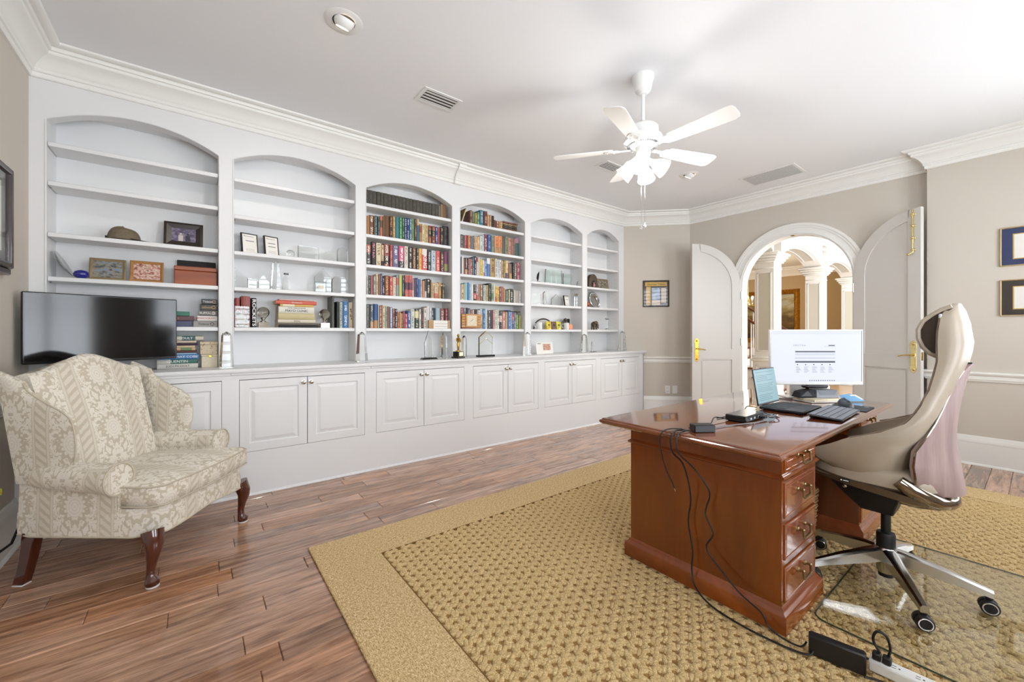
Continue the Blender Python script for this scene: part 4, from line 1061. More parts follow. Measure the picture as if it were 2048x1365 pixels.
# gas lift and five-star base
obj('gas_lift', MB().cyl((0, 0, .19), (0, 0, .36), .019, 16).lathe([(.036, .175), (.036, .235), (.032, .245), (.02, .247)], 20), 'black_plastic', oc)
obj('hub', MB().lathe([(.030, .055), (.034, .06), (.036, .11), (.046, .125), (.046, .165), (.040, .178)], 24), ['aluminium'], oc)
obj('lift_sleeve', MB().cyl((0, 0, .038), (0, 0, .115), .029, 18), 'black_plastic', oc)
for k in range(5):
    a = math.radians(210+72*k); ca, sa = math.cos(a), math.sin(a)
    rg = []
    for r, zt_, zb, hw in ((.030, .176, .118, .027), (.08, .168, .108, .025), (.20, .140, .092, .019), (.295, .112, .078, .015), (.338, .100, .070, .014)):
        rg.append([(r*ca-q*hw*sa, r*sa+q*hw*ca, z) for q, z in ((-1, zb), (1, zb), (1, zt_-.008), (.55, zt_), (-.55, zt_), (-1, zt_-.008))])
    arm_ = obj('base_arm', MB().loft(rg), 'aluminium', oc, ang=35)
    cs_ = obj('caster', MB().cyl((.325*ca, .325*sa, .035), (.325*ca, .325*sa, .075), .013, 12).box(.325*ca-.013, .325*ca+.013, .325*sa-.013, .325*sa+.013, .030, .058, .005), 'black_plastic', oc)
    # wheels seen roughly side-on
    wa = math.radians(198+ (7, -4, 10, 0, 5)[k]); wx, wy = math.cos(wa), math.sin(wa)
    for q in (-1, 1):
        T = Matrix.Translation((.325*ca+q*.015*wx, .325*sa+q*.015*wy, .0305)) @ Matrix.Rotation(wa, 4, 'Z') @ Matrix.Rotation(q*RX, 4, 'Y')
        wh = obj('wheel', MB().lathe([(.010, -.010), (.027, -.010), (.0303, -.006), (.0303, .006), (.028, .010), (.024, .0115), (1e-6, .009)], 22, T=T), 'rubber', cs_)
        obj('wheel_ring', MB().lathe([(.0195, .0112), (.0205, .0128), (.0235, .0128), (.0245, .0112)], 22, T=T, cap=False), 'aluminium', wh)
# ------------------------------------------------------------------ television on the worktop
tva = math.radians(20.5); tv = thing('television', 'black flat-screen television on the worktop behind the wing chair', 'television', (-.455, 3.715, CT), tva)
TW, TH_, TZ0 = .365, .425, .082
obj('bezel', MB().box(-TW, TW, -.012, .022, TZ0, TZ0+TH_, .005), 'black_gloss', tv)
t = NT('tv_screen'); t.pr(col=rgb(9, 9, 11), rough=.08, spec=.45); MATS['tv_screen'] = t.m
obj('screen', MB().box(-TW+.010, TW-.010, -.0135, -.0115, TZ0+.016, TZ0+TH_-.010), 'tv_screen', tv)
obj('rear_housing', MB().box(-.24, .24, .02, .05, TZ0+.03, TZ0+TH_*.7, .01), 'black_plastic', tv)
obj('stand', MB().box(-.03, .03, .0, .02, .008, TZ0+.05).box(-.20, .20, -.085, .09, 0, .010, .004), 'black_plastic', tv)
# ------------------------------------------------------------------ power lead by the side wall
tag(obj('wall_cable', MB().tube([(-.81, 2.86, .46), (-.79, 2.95, .455), (-.765, 3.03, .455), (-.76, 3.06, .46)], .005, 6).tube([(-.806, 2.80, .33), (-.785, 2.92, .24), (-.74, 3.0, .18), (-.71, 3.06, .195), (-.70, 3.12, .25)], .006, 6), 'cable_black'), 'black power cord hanging low between wing chair and side wall', 'cord')
t = NT('tag_green'); n_ = t.noise(t.coord(), 60, 2); t.pr(col=t.ramp(n_, [(.42, rgb(150, 196, 40)), (.5, rgb(190, 60, 40)), (.56, rgb(150, 196, 40))]), rough=.5); MATS['tag_green'] = t.m
tag(obj('paper_tag', MB().box(-.775, -.735, 3.04, 3.045, .445, .475), 'tag_green'), 'small lime green tag tied to the black cord', 'tag')
# ------------------------------------------------------------------ books
BOOKS = {
    (3, 1): '''1284 24 139 88,82,72 60,56,50
1308 38 140 88,82,72 60,56,50
1346 39 140 88,82,72 60,56,50
1385 34 140 88,82,72 60,56,50
1420 34 140 88,82,72 60,56,50
1454 40 140 88,82,72 60,56,50
1493 39 140 88,82,72 60,56,50
1532 39 140 88,82,72 60,56,50
1571 35 140 88,82,72 60,56,50
1606 37 140 88,82,72 60,56,50
1643 37 140 88,82,72 60,56,50
1681 38 140 88,82,72 60,56,50
1718 38 140 88,82,72 60,56,50
1756 37 139 88,82,72 60,56,50
1793 37 140 88,82,72 60,56,50
1830 36 139 88,82,72 60,56,50
1866 33 139 88,82,72 60,56,50
1899 34 139 88,82,72 60,56,50
1933 35 139 88,82,72 60,56,50
1968 41 139 88,82,72 60,56,50
2009 36 139 88,82,72 60,56,50
2046 28 129 120,112,102
2076 17 150 168,132,84
2092 48 149 128,88,44''',
    (3, 2): '''1284 29 181 168,112,40
1313 45 193 120,78,34 235,225,205
1360 9 190 110,104,92
1369 21 197 56,92,92
1393 22 193 66,70,74
1416 27 203 200,98,56 0 .62:120,90,50
1445 14 205 128,104,70
1461 49 217 112,66,30
1511 30 216 80,58,44 230,140,80
1543 27 222 176,140,70 225,196,120
1572 41 225 26,124,136
1615 23 222 86,150,86
1640 25 225 52,98,74 150,180,160
1667 24 227 28,54,110 220,225,230
1692 27 229 26,62,124 220,225,230
1720 20 229 64,112,150 220,225,230
1741 30 227 120,168,110
1772 29 234 92,58,40
1801 24 239 40,112,140 0 .9:206,176,120
1827 30 191 170,128,74 0 .72:150,76,44
1858 30 196 232,208,152
1889 39 193 206,180,122 150,110,60
1929 38 192 132,54,36 200,170,110 .6:52,56,52
1968 42 192 134,56,38 200,170,110 .6:52,56,52
2012 24 191 42,62,134 230,230,235
2037 27 190 168,62,72
2069 37 201 56,54,44 200,170,120
2106 62 216 34,28,28 90,80,76''',
    (3, 3): '''1284 44 218 84,82,74 232,232,226 .72:190,90,50
1332 44 229 52,40,40 220,130,150
1379 49 223 226,210,170 150,90,60
1431 22 208 224,200,150 90,50,40 .08:60,50,48
1455 56 227 140,56,42 240,230,210 .3:40,40,40
1516 25 220 176,52,50 230,180,160
1544 60 224 110,100,140 235,235,240
1606 54 223 210,50,96 240,240,240 .15:60,54,50
1663 42 227 222,216,204 190,110,100
1709 40 224 52,54,48 225,222,205
1751 38 225 120,76,50 220,180,130
1793 27 222 64,64,66 200,200,205
1821 34 224 240,176,36 210,110,30
1858 57 226 218,48,34 KING .9:240,225,215
1918 43 221 60,60,62 200,200,200
1963 50 220 196,214,216 60,110,170
2014 51 224 206,46,36 250,180,150
2069 45 221 82,52,48 210,170,140
2116 46 227 120,40,90 0 .25:150,140,60''',
    (3, 4): '''1290 12 181 210,208,198 60,60,60
1303 21 185 60,62,52
1325 22 186 168,88,98
1348 29 184 140,128,116 220,215,205
1378 20 206 226,196,152 80,60,40
1400 22 206 134,92,66
1424 16 214 86,86,128
1441 20 192 40,38,46 235,235,235
1463 46 199 120,70,40 240,150,50
1511 32 194 196,52,36 240,200,150
1545 32 190 228,214,188 190,120,80
1580 26 213 140,158,166 0 .7:190,90,90
1609 29 218 204,206,96
1641 25 214 52,74,76 160,180,180
1670 39 221 206,82,70 120,70,90 .5:100,56,76
1711 40 222 206,82,70 120,70,90 .5:100,56,76
1751 14 189 200,150,160 0 .2:235,215,215
1767 23 193 96,84,96
1791 23 202 54,50,112
1815 23 190 44,112,176
1840 15 187 210,208,200 120,90,60
1858 29 178 196,124,84
1888 21 193 70,76,74 0 .2:210,208,198
1911 40 203 44,42,44 230,220,190
1953 13 194 150,120,90
1969 27 168 214,176,116
2001 44 164 224,200,160 0 .17:214,84,60
2046 36 176 196,146,72
2086 35 167 70,62,54 190,170,110''',
    (3, 5): '''1290 15 229 120,114,104
1306 14 229 58,60,56
1321 32 230 88,104,120 200,200,190 .1:214,156,96
1355 39 234 36,76,140 0 .15:190,140,70
1395 10 225 170,200,200
1406 31 221 140,60,44 220,190,150
1439 27 227 226,206,166 120,100,70
1467 21 215 140,170,150
1489 23 214 156,66,56
1514 27 208 110,150,176 235,240,240
1542 23 196 142,60,58 220,190,170
1567 21 193 62,52,72 235,235,235
1590 26 167 190,120,60 60,40,30
1617 12 159 222,160,86
1629 18 155 150,110,60
1648 21 169 124,50,48
1670 29 148 186,48,70 230,170,180
1700 32 177 54,90,160 235,240,245
1734 41 197 214,218,210 120,120,110
1778 43 203 52,70,60 225,215,180 .7:232,216,150
1823 24 199 222,220,212 90,90,90
1849 25 207 64,48,48 200,70,60
1876 32 215 226,222,212 90,80,76
1910 33 233 222,216,214
1945 21 218 230,230,232
1967 22 218 60,62,74 220,220,225
1992 23 219 36,60,68
2015 51 221 150,178,190 0 .2:220,224,224
2068 53 218 128,44,36 230,220,205
2123 38 220 112,38,34''',
    (4, 1): '''2438 33 153 110,60,46 220,180,140
2475 31 145 120,144,100
2508 26 134 190,160,80
2537 31 151 86,140,90
2571 52 181 42,110,140 190,210,215
2629 50 179 110,48,46 214,170,120
2681 26 150 214,178,110
2709 27 148 180,100,60 235,215,180
2739 32 144 52,56,48
2773 25 99 118,70,54
2800 40 93 146,66,44 220,190,150
2844 21 96 206,160,96
2867 25 88 222,180,110''',
    (4, 2): '''2318 30 156 92,86,80
2350 20 153 110,104,96
2371 24 154 176,60,66
2397 16 158 130,44,42
2415 34 159 226,130,44
2453 25 157 90,130,160
2478 26 161 120,88,50
2505 33 153 222,180,124
2541 30 158 226,186,136
2574 32 175 226,230,220 60,70,70
2607 23 194 190,214,220 90,130,150
2633 43 206 140,44,60 235,215,215
2679 51 209 30,74,140 140,180,225
2736 43 207 140,150,124
2782 59 207 236,134,44 0 .2:196,146,88
2841 51 212 236,132,44 0 .2:196,146,88
2895 34 221 92,104,100
2932 47 218 140,140,100
2982 45 209 190,140,110 110,50,50
3030 27 210 176,120,100
3060 27 212 150,110,104
3090 58 226 46,92,82 0 .9:170,110,130''',
    (4, 3): '''2320 11 191 70,70,84
2332 29 204 226,222,216
2363 11 178 150,70,40
2375 34 190 50,44,48 200,180,170 .15:200,150,100
2411 22 189 120,60,60
2433 12 182 200,160,140
2447 29 187 156,66,52 220,200,180
2477 15 205 60,110,150
2494 30 219 40,38,40 235,220,220
2525 22 211 222,200,196 0 .93:180,50,70
2550 19 213 222,218,206
2574 32 192 232,200,50
2607 15 192 232,222,196
2624 15 181 226,216,222 0 .1:190,80,90
2641 28 185 92,140,186 225,235,245
2670 45 219 60,110,180 0 .86:230,236,242
2719 67 226 178,138,56 90,60,20
2787 31 224 226,220,206 90,90,90
2819 26 218 214,216,220
2846 26 219 226,224,220 60,60,60
2875 38 209 190,160,120 80,60,40
2916 23 222 150,128,44
2942 38 218 236,200,140 200,110,70 .15:80,80,110
2984 16 191 160,110,90
3003 37 189 120,104,84 0 .2:190,150,70
3043 22 209 34,28,28
3067 42 208 70,62,58 225,215,195
3111 47 215 160,44,62 230,180,190''',
    (4, 4): '''2328 30 174 226,206,178 60,50,40
2360 15 184 190,186,120
2376 28 197 140,196,210
2405 25 201 20,124,170
2430 20 194 170,200,236
2456 31 192 222,222,212
2488 35 183 60,50,44 220,215,205 .3:206,44,30
2525 25 183 200,200,204 140,140,150 .2:206,44,40
2552 22 185 190,150,110 120,60,40
2577 35 192 150,100,60 230,215,190
2614 22 190 120,146,160 230,235,235
2638 16 186 226,220,196 60,90,100
2656 32 188 190,170,104
2690 43 214 40,38,36 150,145,135
2736 33 212 190,200,170 90,90,90 .3:120,150,90
2770 15 214 230,226,214
2788 29 184 236,184,40 60,50,40 .15:200,110,40
2819 29 181 240,190,40 90,60,30
2851 22 183 110,70,80 225,215,215
2875 37 188 190,100,80 120,50,50
2915 20 169 190,150,80
2937 48 157 64,80,60 170,180,150
2987 20 157 200,196,160
3008 44 169 44,36,30 225,215,195
3063 27 155 206,200,186
3094 55 153 176,166,154
3151 22 151 216,208,196''',
    (4, 5): '''2323 25 236 176,60,66 235,215,205
2350 42 235 110,110,120 220,220,225
2394 14 236 60,50,60
2410 31 232 70,80,110 200,205,220
2443 26 214 150,90,80
2471 26 215 200,180,170
2499 24 221 36,52,44
2525 20 222 110,116,116
2549 25 213 226,220,220 150,110,110
2577 31 226 226,228,226 50,60,70
2611 36 232 36,104,164 150,190,225
2648 20 228 230,232,228
2670 14 217 120,120,90
2687 33 215 90,90,110 235,235,235
2723 34 219 84,44,44
2757 24 218 214,150,150 90,60,70
2784 33 224 222,218,206 70,100,80
2819 31 230 230,222,206 50,40,40
2854 36 221 60,60,64 0 .55:236,206,190
2892 43 207 196,110,96 235,220,205
2937 37 206 180,150,100
2977 42 230 26,90,170 150,205,240
3020 14 224 200,216,236
3036 32 212 70,90,140 220,225,235 .7:190,50,60
3071 24 205 120,110,126 225,220,225
3097 48 183 86,120,66 190,205,160
3148 33 161 170,170,52''',
}
def colour_name(c):
    import colorsys
    h_, l_, s_ = colorsys.rgb_to_hls(*(v/255 for v in c)); d = h_*360
    if s_ < .13: return 'black' if l_ < .17 else 'dark grey' if l_ < .36 else 'grey' if l_ < .6 else 'pale grey' if l_ < .8 else 'white'
    if l_ > .80: return 'cream' if 20 < d < 75 else 'pale'
    if d < 14 or d > 345: n_ = 'red'
    elif d < 42: n_ = 'brown' if l_ < .45 else ('orange' if s_ > .7 else 'tan')
    elif d < 70: n_ = 'yellow' if l_ > .4 else 'olive'
    elif d < 165: n_ = 'green'
    elif d < 195: n_ = 'teal'
    elif d < 255: n_ = 'blue'
    elif d < 300: n_ = 'purple'
    else: n_ = 'pink'
    return ('dark ' if l_ < .26 else 'pale ' if l_ > .68 else '')+n_
def book_mesh(w, dp, h, r=.25):
    """spine towards -y; the page block shows at the top, bottom and fore edge"""
    mb = MB(); b = min(w*.5*r*2, .008); n_ = 4
    sp = [(-w/2+w*i/n_, -dp/2+b*(2*i/n_-1)**2) for i in range(n_+1)]
    poly = sp+[(w/2, dp/2), (-w/2, dp/2)]
    mb.prism(poly, 0, h); k = len(mb.f)
    mb.m = [1 if i < 2 else 0 for i in range(k)]; mb.m[2+n_+1] = 1
    return mb
def dress(o, cover, ink=None, band=None, bp=-1.0, seed=0.0, amt=1.0):
    g_ = lambda c: [float(v) for v in rgb(c)[:3]]
    if ink is None: L_ = sum(cover)/3; ink = tuple(min(255, v+90) for v in cover) if L_ < 120 else tuple(int(v*.6) for v in cover)
    o['cover'] = g_(cover); o['ink'] = g_(ink); o['band'] = g_(band or cover); o['spine'] = [float(amt), float(bp), float(seed)]
    return o
def make_book(label, w, dp, h, cover, group=None, **kw):
    o = obj('book', book_mesh(w, dp, h), ['book_cover', 'page_edge'], None, smooth=False, recalc=True)
    dress(o, cover, **kw); return tag(o, label, 'book', group)
rb = random.Random(5)
SHN = ['top', 'second', 'third', 'fourth', 'lowest']
tup = lambda s_: tuple(int(v) for v in s_.split(','))
for (bay, shf), txt in BOOKS.items():
    z0 = SH[shf-1]; a0, b0 = BAYS[bay-1]; nb = 0
    for ln in txt.strip().split('\n'):
        p = ln.split(); x0, w, h = (float(v)/1000 for v in p[:3]); cov = tup(p[3]); ink = None; band = None; bp = -1.0; king = False
        if len(p) > 4 and p[4] not in '0':
            if p[4] == 'KING': king = True
            else: ink = tup(p[4])
        if len(p) > 5: q = p[5].split(':'); bp = float(q[0]); band = tup(q[1])
        h = min(h, (SH[shf-2]-ST-z0-.012) if shf > 1 else .2); w = max(.009, min(w, b0-.004-x0)); x0 = max(x0, a0+.002)
        dp = rb.uniform(.135, .165); enc = bay == 3 and shf == 1 and cov == (88, 82, 72)
        nm = colour_name(cov); nth = ORD[nb]; nb += 1
        if king: lab = 'red novel with big white KING lettering on its spine, third bay'
        elif enc: lab = 'dark encyclopedia volume, %s from the left on the top shelf' % nth
        else: lab = '%s book, %s from the left on the %s shelf of the %s bay' % (nm, nth, SHN[shf-1], NTH[bay-1])
        o = make_book(lab, w*.965, dp, h, cov, 'volumes of the dark encyclopedia set' if enc else 'books on the %s shelf of the %s bay' % (SHN[shf-1], NTH[bay-1]), ink=ink, band=band, bp=bp, seed=rb.random()*9, amt=0.0 if king else (1.0 if ink or rb.random() < .5 else 0.0))
        o.location = (x0+w/2, 3.925+dp/2+rb.uniform(0, .006), z0+.0006)
        if king: text('spine_lettering', 'KING', .052, 'white_ink', o, (0, -dp/2-.0012, h*.42), (PI/2, PI/2, 0), .0003, sx=1.15, bold=.001)
def flat_book(label, x, y_, z, L, dp, th, cover, rz=0.0, group=None, **kw):
    """a book lying flat, spine to the front"""
    o = make_book(label, th, dp, L, cover, group, **kw)
    o.rotation_euler = (Matrix.Rotation(rz, 3, 'Z') @ Matrix.Rotation(PI/2, 3, 'Y')).to_euler()
    c_, s_ = math.cos(rz), math.sin(rz)
    o.location = (x-c_*L/2, y_-s_*L/2, z+th/2+.0006)
    return o
# leaning board and the lying stack on the top shelf of the fourth bay
mk('old_painting', (140, 112, 56), .6, noise=(16, .5))
T = Matrix.Translation((2.345, 3.99, SH[0]+.003)) @ Matrix.Rotation(math.radians(16), 4, 'Y')
lb = thing('leaning_picture', 'small painted board leaning at the end of the top bookshelf', 'picture', (2.325, 4.0, SH[0]+.004), rot=(0, math.radians(20), 0))
obj('board', MB().box(-.006, .0, -.08, .08, 0, .165), 'old_painting', lb); obj('edge_strip', MB().box(0, .008, -.082, .082, 0, .168, .001), 'cream_paper', lb)
stk = [(.235, .150, .028, (112, 74, 50)), (.228, .15, .018, (46, 44, 34)), (.22, .148, .020, (60, 50, 30)), (.222, .146, .022, (120, 92, 40)), (.226, .15, .018, (106, 44, 34))]
z = SH[0]
for k, (L, dp, th, cv) in enumerate(stk):
    flat_book('%s old book, %s from the bottom of the lying stack, top shelf' % (colour_name(cv), ORD[k]), 2.995+.004*k, 4.005, z, L, dp, th, cv, rz=.02*(k % 3-1), group='lying stack on the top shelf of the fourth bay'); z += th+.0012
flat_book('cream paperback lying across the upright books, fourth shelf third bay', 2.055, 3.99, SH[3]+.135, .135, .12, .018, (228, 206, 160), group=None)
flat_book('dark folder lying across the books on the lowest shelf, fourth bay', 3.03, 4.0, SH[4]+.2065, .26, .16, .012, (70, 62, 58), amt=0.0)
# card holder of wooden blocks, third bay
ch_ = thing('card_holder', 'wooden block holder with cream cards on the lowest bookshelf', 'card holder', (2.045, 3.903, SH[4]+.0006))
for q0, q1 in ((-.128, -.075), (.098, .122)): obj('wooden_block', MB().box(q0, q1, -.006, .014, 0, .088, .002), 'block_wood', ch_)
obj('card_stack', MB().box(-.072, .095, -.003, .012, 0, .086, .001), 'paper', ch_)
for q in (.022, .05): obj('printed_line', MB().box(-.06, .085, -.0036, -.003, q, q+.0025), 'soft_ink', ch_)
# clock, fourth bay
ck = thing('desk_clock', 'square wooden desk clock with cream dial before the books', 'clock', (2.448, 3.908, SH[4]+.0006))
obj('base', MB().box(-.136, .136, -.012, .020, 0, .014, .002), 'cherry_x', ck)
obj('case', MB().box(-.086, .078, -.010, .016, .014, .166, .003), 'clock_wood', ck)
for s_ in (-1, 1):
    for k in range(5):
        xa, xb = (-.132, -.087) if s_ < 0 else (.079, .130)
        obj('side_slat', MB().box(xa, xb, -.006, .014, .016+k*.0295, .0425+k*.0295, .002), 'clock_wood', ck)
obj('dial', MB().box(-.066, .058, -.0118, -.0102, .032, .148), 'cream_paper', ck)
hd = MB(); ctr = (-.004, .092)
for a, L, w in ((math.radians(38), .028, .003), (math.radians(-118), .042, .002)):
    dx, dz = math.sin(a), math.cos(a); hd.prism([(ctr[0]-dz*w, ctr[1]+dx*w), (ctr[0]+dz*w, ctr[1]-dx*w), (ctr[0]+dx*L, ctr[1]+dz*L)], -.0128, -.0118, 'y')
obj('hands', hd, 'ink', ck)
mkr = MB()
for k in range(12):
    a = 2*PI*k/12; mkr.box(ctr[0]+.05*math.sin(a)-.0015, ctr[0]+.05*math.sin(a)+.0015, -.0122, -.0117, ctr[1]+.05*math.cos(a)-.003, ctr[1]+.05*math.cos(a)+.003)
obj('hour_marks', mkr, 'soft_ink', ck, smooth=False)
# ------------------------------------------------------------------ pictures and frames
def photo_mat(name, stops, scale=14, seed=0.0, extra=None):
    """small printed photograph: soft patches of colour"""
    t = NT(name); v = t.mapping(t.coord('Generated'), (1, 1, 1), (seed, seed, seed))
    f = t.noise(v, scale, 3, .6, .6); t.pr(col=t.ramp(f, stops), rough=.3); MATS[name] = t.m
def easel_frame(name, label, x, y_, z, w, h, mat, photo, fw=.018, lean=12, rz=0, matw=0.0, matm='paper', cat='picture frame', th=.012):
    t_ = thing(name, label, cat, (x, y_, z+.0030), rot=(math.radians(-lean), 0, rz))
    m = MB(); a = w/2
    prof = [(0, 0), (0, -th), (fw*.35, -th-.003), (fw, -th*.6), (fw, 0)]
    m.loft([[(-a+d, q, d), (a-d, q, d), (a-d, q, h-d), (-a+d, q, h-d)] for d, q in prof], cap=False)
    obj('frame', m, mat, t_, ang=20)
    obj('backing', MB().box(-a+.002, a-.002, -.003, .002, .002, h-.002), 'frame_black', t_)
    if matw: obj('mat_board', MB().box(-a+fw, a-fw, -.005, -.003, fw, h-fw), matm, t_)
    g = fw+matw; o = obj('picture', MB().box(-a+g, a-g, -.0062, -.005, g, h-g), photo, t_)
    obj('glazing', MB().add([(-a+fw, -.0075, fw), (a-fw, -.0075, fw), (a-fw, -.0075, h-fw), (-a+fw, -.0075, h-fw)], [(0, 1, 2, 3)]), 'picture_glass', t_, recalc=False)
    obj('easel_leg', MB().box(-.02, .02, .003, .006, .01, h*.7, T=Matrix.Rotation(math.radians(-14), 4, 'X') @ Matrix.Translation((0, .002, -.004))), 'frame_black', t_)
    return t_
photo_mat('photo_couple', [(.30, rgb(60, 52, 70)), (.5, rgb(110, 100, 128)), (.62, rgb(150, 140, 160)), (.8, rgb(40, 40, 56))], 5, 2)
photo_mat('photo_car', [(.32, rgb(40, 52, 70)), (.45, rgb(116, 116, 110)), (.55, rgb(150, 140, 116)), (.68, rgb(90, 140, 200))], 5, 5)
photo_mat('photo_family', [(.32, rgb(110, 52, 44)), (.46, rgb(190, 130, 112)), (.58, rgb(232, 210, 196)), (.7, rgb(70, 40, 34))], 6, 8)
photo_mat('photo_field', [(.34, rgb(50, 48, 40)), (.5, rgb(130, 118, 96)), (.66, rgb(190, 186, 176))], 6, 3)
photo_mat('photo_kids', [(.36, rgb(40, 34, 46)), (.5, rgb(200, 130, 60)), (.6, rgb(200, 160, 170)), (.7, rgb(60, 60, 70))], 6, 4)
f1 = easel_frame('framed_photo', 'espresso photo frame of two people shaking hands beside the cap', -.075, 4.0, SH[2], .235, .195, 'frame_espresso', 'photo_couple', .045, 12, -.05, cat='photo frame')
# two standing figures in that photo
for dx, c_ in ((-.018, (206, 196, 190)), (.024, (54, 52, 64))):
    mk('figure_%d' % int(c_[0]), c_, .6); fm_ = MB().box(dx-.014, dx+.014, -.0069, -.0063, .048, .095, .0002); fm_.lathe([(1e-6, 0), (.0085, .0002), (.0085, .0005)], 12, T=Matrix.Translation((dx, -.0064, .105)) @ Matrix.Rotation(RX, 4, 'X')); obj('printed_figure', fm_, 'figure_%d' % int(c_[0]), f1)
easel_frame('framed_photo', 'olive wood photo frame with a picture of a blue car', -.488, 3.98, SH[3], .185, .155, 'olive_frame', 'photo_car', .018, 14, .0, cat='photo frame')
easel_frame('framed_photo', 'golden oak photo frame with a sepia family portrait', -.283, 3.975, SH[3], .185, .158, 'oak_frame', 'photo_family', .020, 14, .0, cat='photo frame')
# baseball cap
mk('cap_khaki', (112, 100, 80), .85, noise=(90, .12), bump=(300, .3, .002)); mk('cap_dark', (44, 38, 34), .8)
cp = thing('baseball_cap', 'khaki baseball cap with dark brim on the shelf', 'cap', (-.405, 3.965, SH[2]+.004), .1)
rg = []
for k in range(9):
    q = k/8*PI/2; r = math.cos(q)**.6; zz = .088*math.sin(q)
    rg.append([(.088*r*math.cos(a)*(1+.03*math.cos(3*a)), .070*r*math.sin(a), zz*(1-.12*math.cos(a)*(1-r))+.002) for a in (2*PI*i/24 for i in range(24))])
obj('crown', MB().loft(rg), 'cap_khaki', cp, ang=60)
br = []
for k in range(13):
    a = -1.15+2.3*k/12; ri, ro = .080, .145-.03*abs(a)**2*.4
    br.append([(ri*math.cos(a), ri*.85*math.sin(a), .012), (ro*math.cos(a)+.004, ro*.62*math.sin(a), .004+.012*math.cos(a)-.010), (ro*math.cos(a)+.004, ro*.62*math.sin(a), .0015+.012*math.cos(a)-.010), (ri*math.cos(a), ri*.85*math.sin(a), .008)])
obj('brim', MB().loft(br), 'cap_dark', cp, ang=60); obj('button', MB().sphere((0, 0, .089), .006, 8), 'cap_khaki', cp); obj('back_strap', MB().box(-.094, -.084, -.02, .02, .004, .02, .002), 'cap_dark', cp)
# silver dish leaning on edge, cobalt egg, wooden box with black box on it
dsh = thing('silver_dish', 'shallow silver dish leaning against the side of the first bay', 'dish', (-.672, 3.99, SH[3]+.005), rot=(0, math.radians(-27), 0))
obj('bowl', MB().lathe([(1e-6, 0), (.04, .002), (.07, .010), (.090, .020), (.092, .023), (.07, .014), (.04, .006), (1e-6, .004)], 30, T=Matrix.Translation((0, 0, .095)) @ Matrix.Rotation(RX, 4, 'Y')), 'silver_plate', dsh)
eg = thing('cobalt_paperweight', 'cobalt blue glass paperweight on the shelf', 'paperweight', (-.612, 3.955, SH[3]+.0008))
obj('egg', MB().sphere((0, 0, .030), .040, 24, sz=.76), 'cobalt', eg); obj('foot_ring', MB().lathe([(.018, 0), (.02, .002), (.018, .005)], 16), 'cobalt', eg)
wb = thing('wooden_box', 'polished wooden box at the end of the fourth shelf', 'box', (0.002, 4.0, SH[3]+.0008))
obj('box_body', MB().box(-.131, .128, -.07, .07, 0, .105, .004), 'box_wood', wb); obj('box_lid', MB().box(-.132, .129, -.071, .071, .106, .138, .005), 'box_wood', wb)
bb = thing('black_box', 'flat black box standing behind the polished wooden box', 'box', (.004, 4.088, SH[3]+.0008))
obj('box_body', MB().box(-.12, .122, -.014, .013, 0, .20, .003), mk('box_black', (40, 38, 37), .7), bb); obj('lid_line', MB().box(-.1205, .1225, -.0145, .0135, .17, .172), 'dark_gap', bb)
# ball boxes and small cases, fifth shelf of the first bay
def small_box(label, x0, x1, z0, z1, col, y0=3.93, y1=4.02, lab=None, lcol='white_ink', rough=.4, ring=None):
    t_ = thing('small_box', label, 'box', ((x0+x1)/2, (y0+y1)/2, z0))
    w, d = (x1-x0)/2, (y1-y0)/2; nm = 'card_%d_%d_%d' % col; mk(nm, col, rough); h = z1-z0-.0012
    obj('carton', MB().box(-w, w, -d, d, 0, h, .0015), nm, t_)
    obj('lid_edge', MB().box(-w-.0006, w+.0006, -d-.0006, d+.0006, h*.72, h*.74), 'soft_ink', t_)
    if lab: text('lettering', lab, h*.55, lcol, t_, (-.012, -d-.0008, h*.48), (PI/2, 0, 0), .0002)
    if ring: obj('emblem', MB().lathe([(h*.2, 0), (h*.2, .0006), (h*.28, .0006), (h*.28, 0)], 16, T=Matrix.Translation((w*.55, -d-.0002, h*.5)) @ Matrix.Rotation(RX, 4, 'X'), cap=False), ring, t_)
    return t_
z = SH[4]+.0006
small_box('grey golf ball carton at the bottom of the carton stack', -.016, .132, z, z+.046, (150, 146, 140), lab='Titleist', lcol='ink', ring='ink')
small_box('white and red golf ball carton, second from the bottom', .006, .132, z+.047, z+.086, (226, 220, 214), lab='MONOGRAM', lcol='red_print')
small_box('taupe golf ball carton in the middle of the carton stack', .024, .132, z+.087, z+.129, (92, 84, 78), lab='BUFFALO', ring='white_ink')
small_box('black golf ball carton with gold print, fourth from the bottom', .024, .132, z+.130, z+.175, (34, 30, 28), lab='titleist', lcol='gold_ink', ring='gold_ink')
small_box('black golf ball carton with white script on top of the stack', .033, .132, z+.176, z+.216, (30, 28, 28), lab='Titleist', ring='gold_ink')
small_box('navy case under the maroon case beside the television', -.175, -.024, z, z+.046, (58, 60, 96))
small_box('maroon case with gold mark between navy and green cases', -.175, -.012, z+.047, z+.082, (84, 34, 36), lab='2', lcol='gold_ink')
small_box('small green case on top of the maroon case', -.16, -.040, z+.083, z+.116, (30, 112, 88))
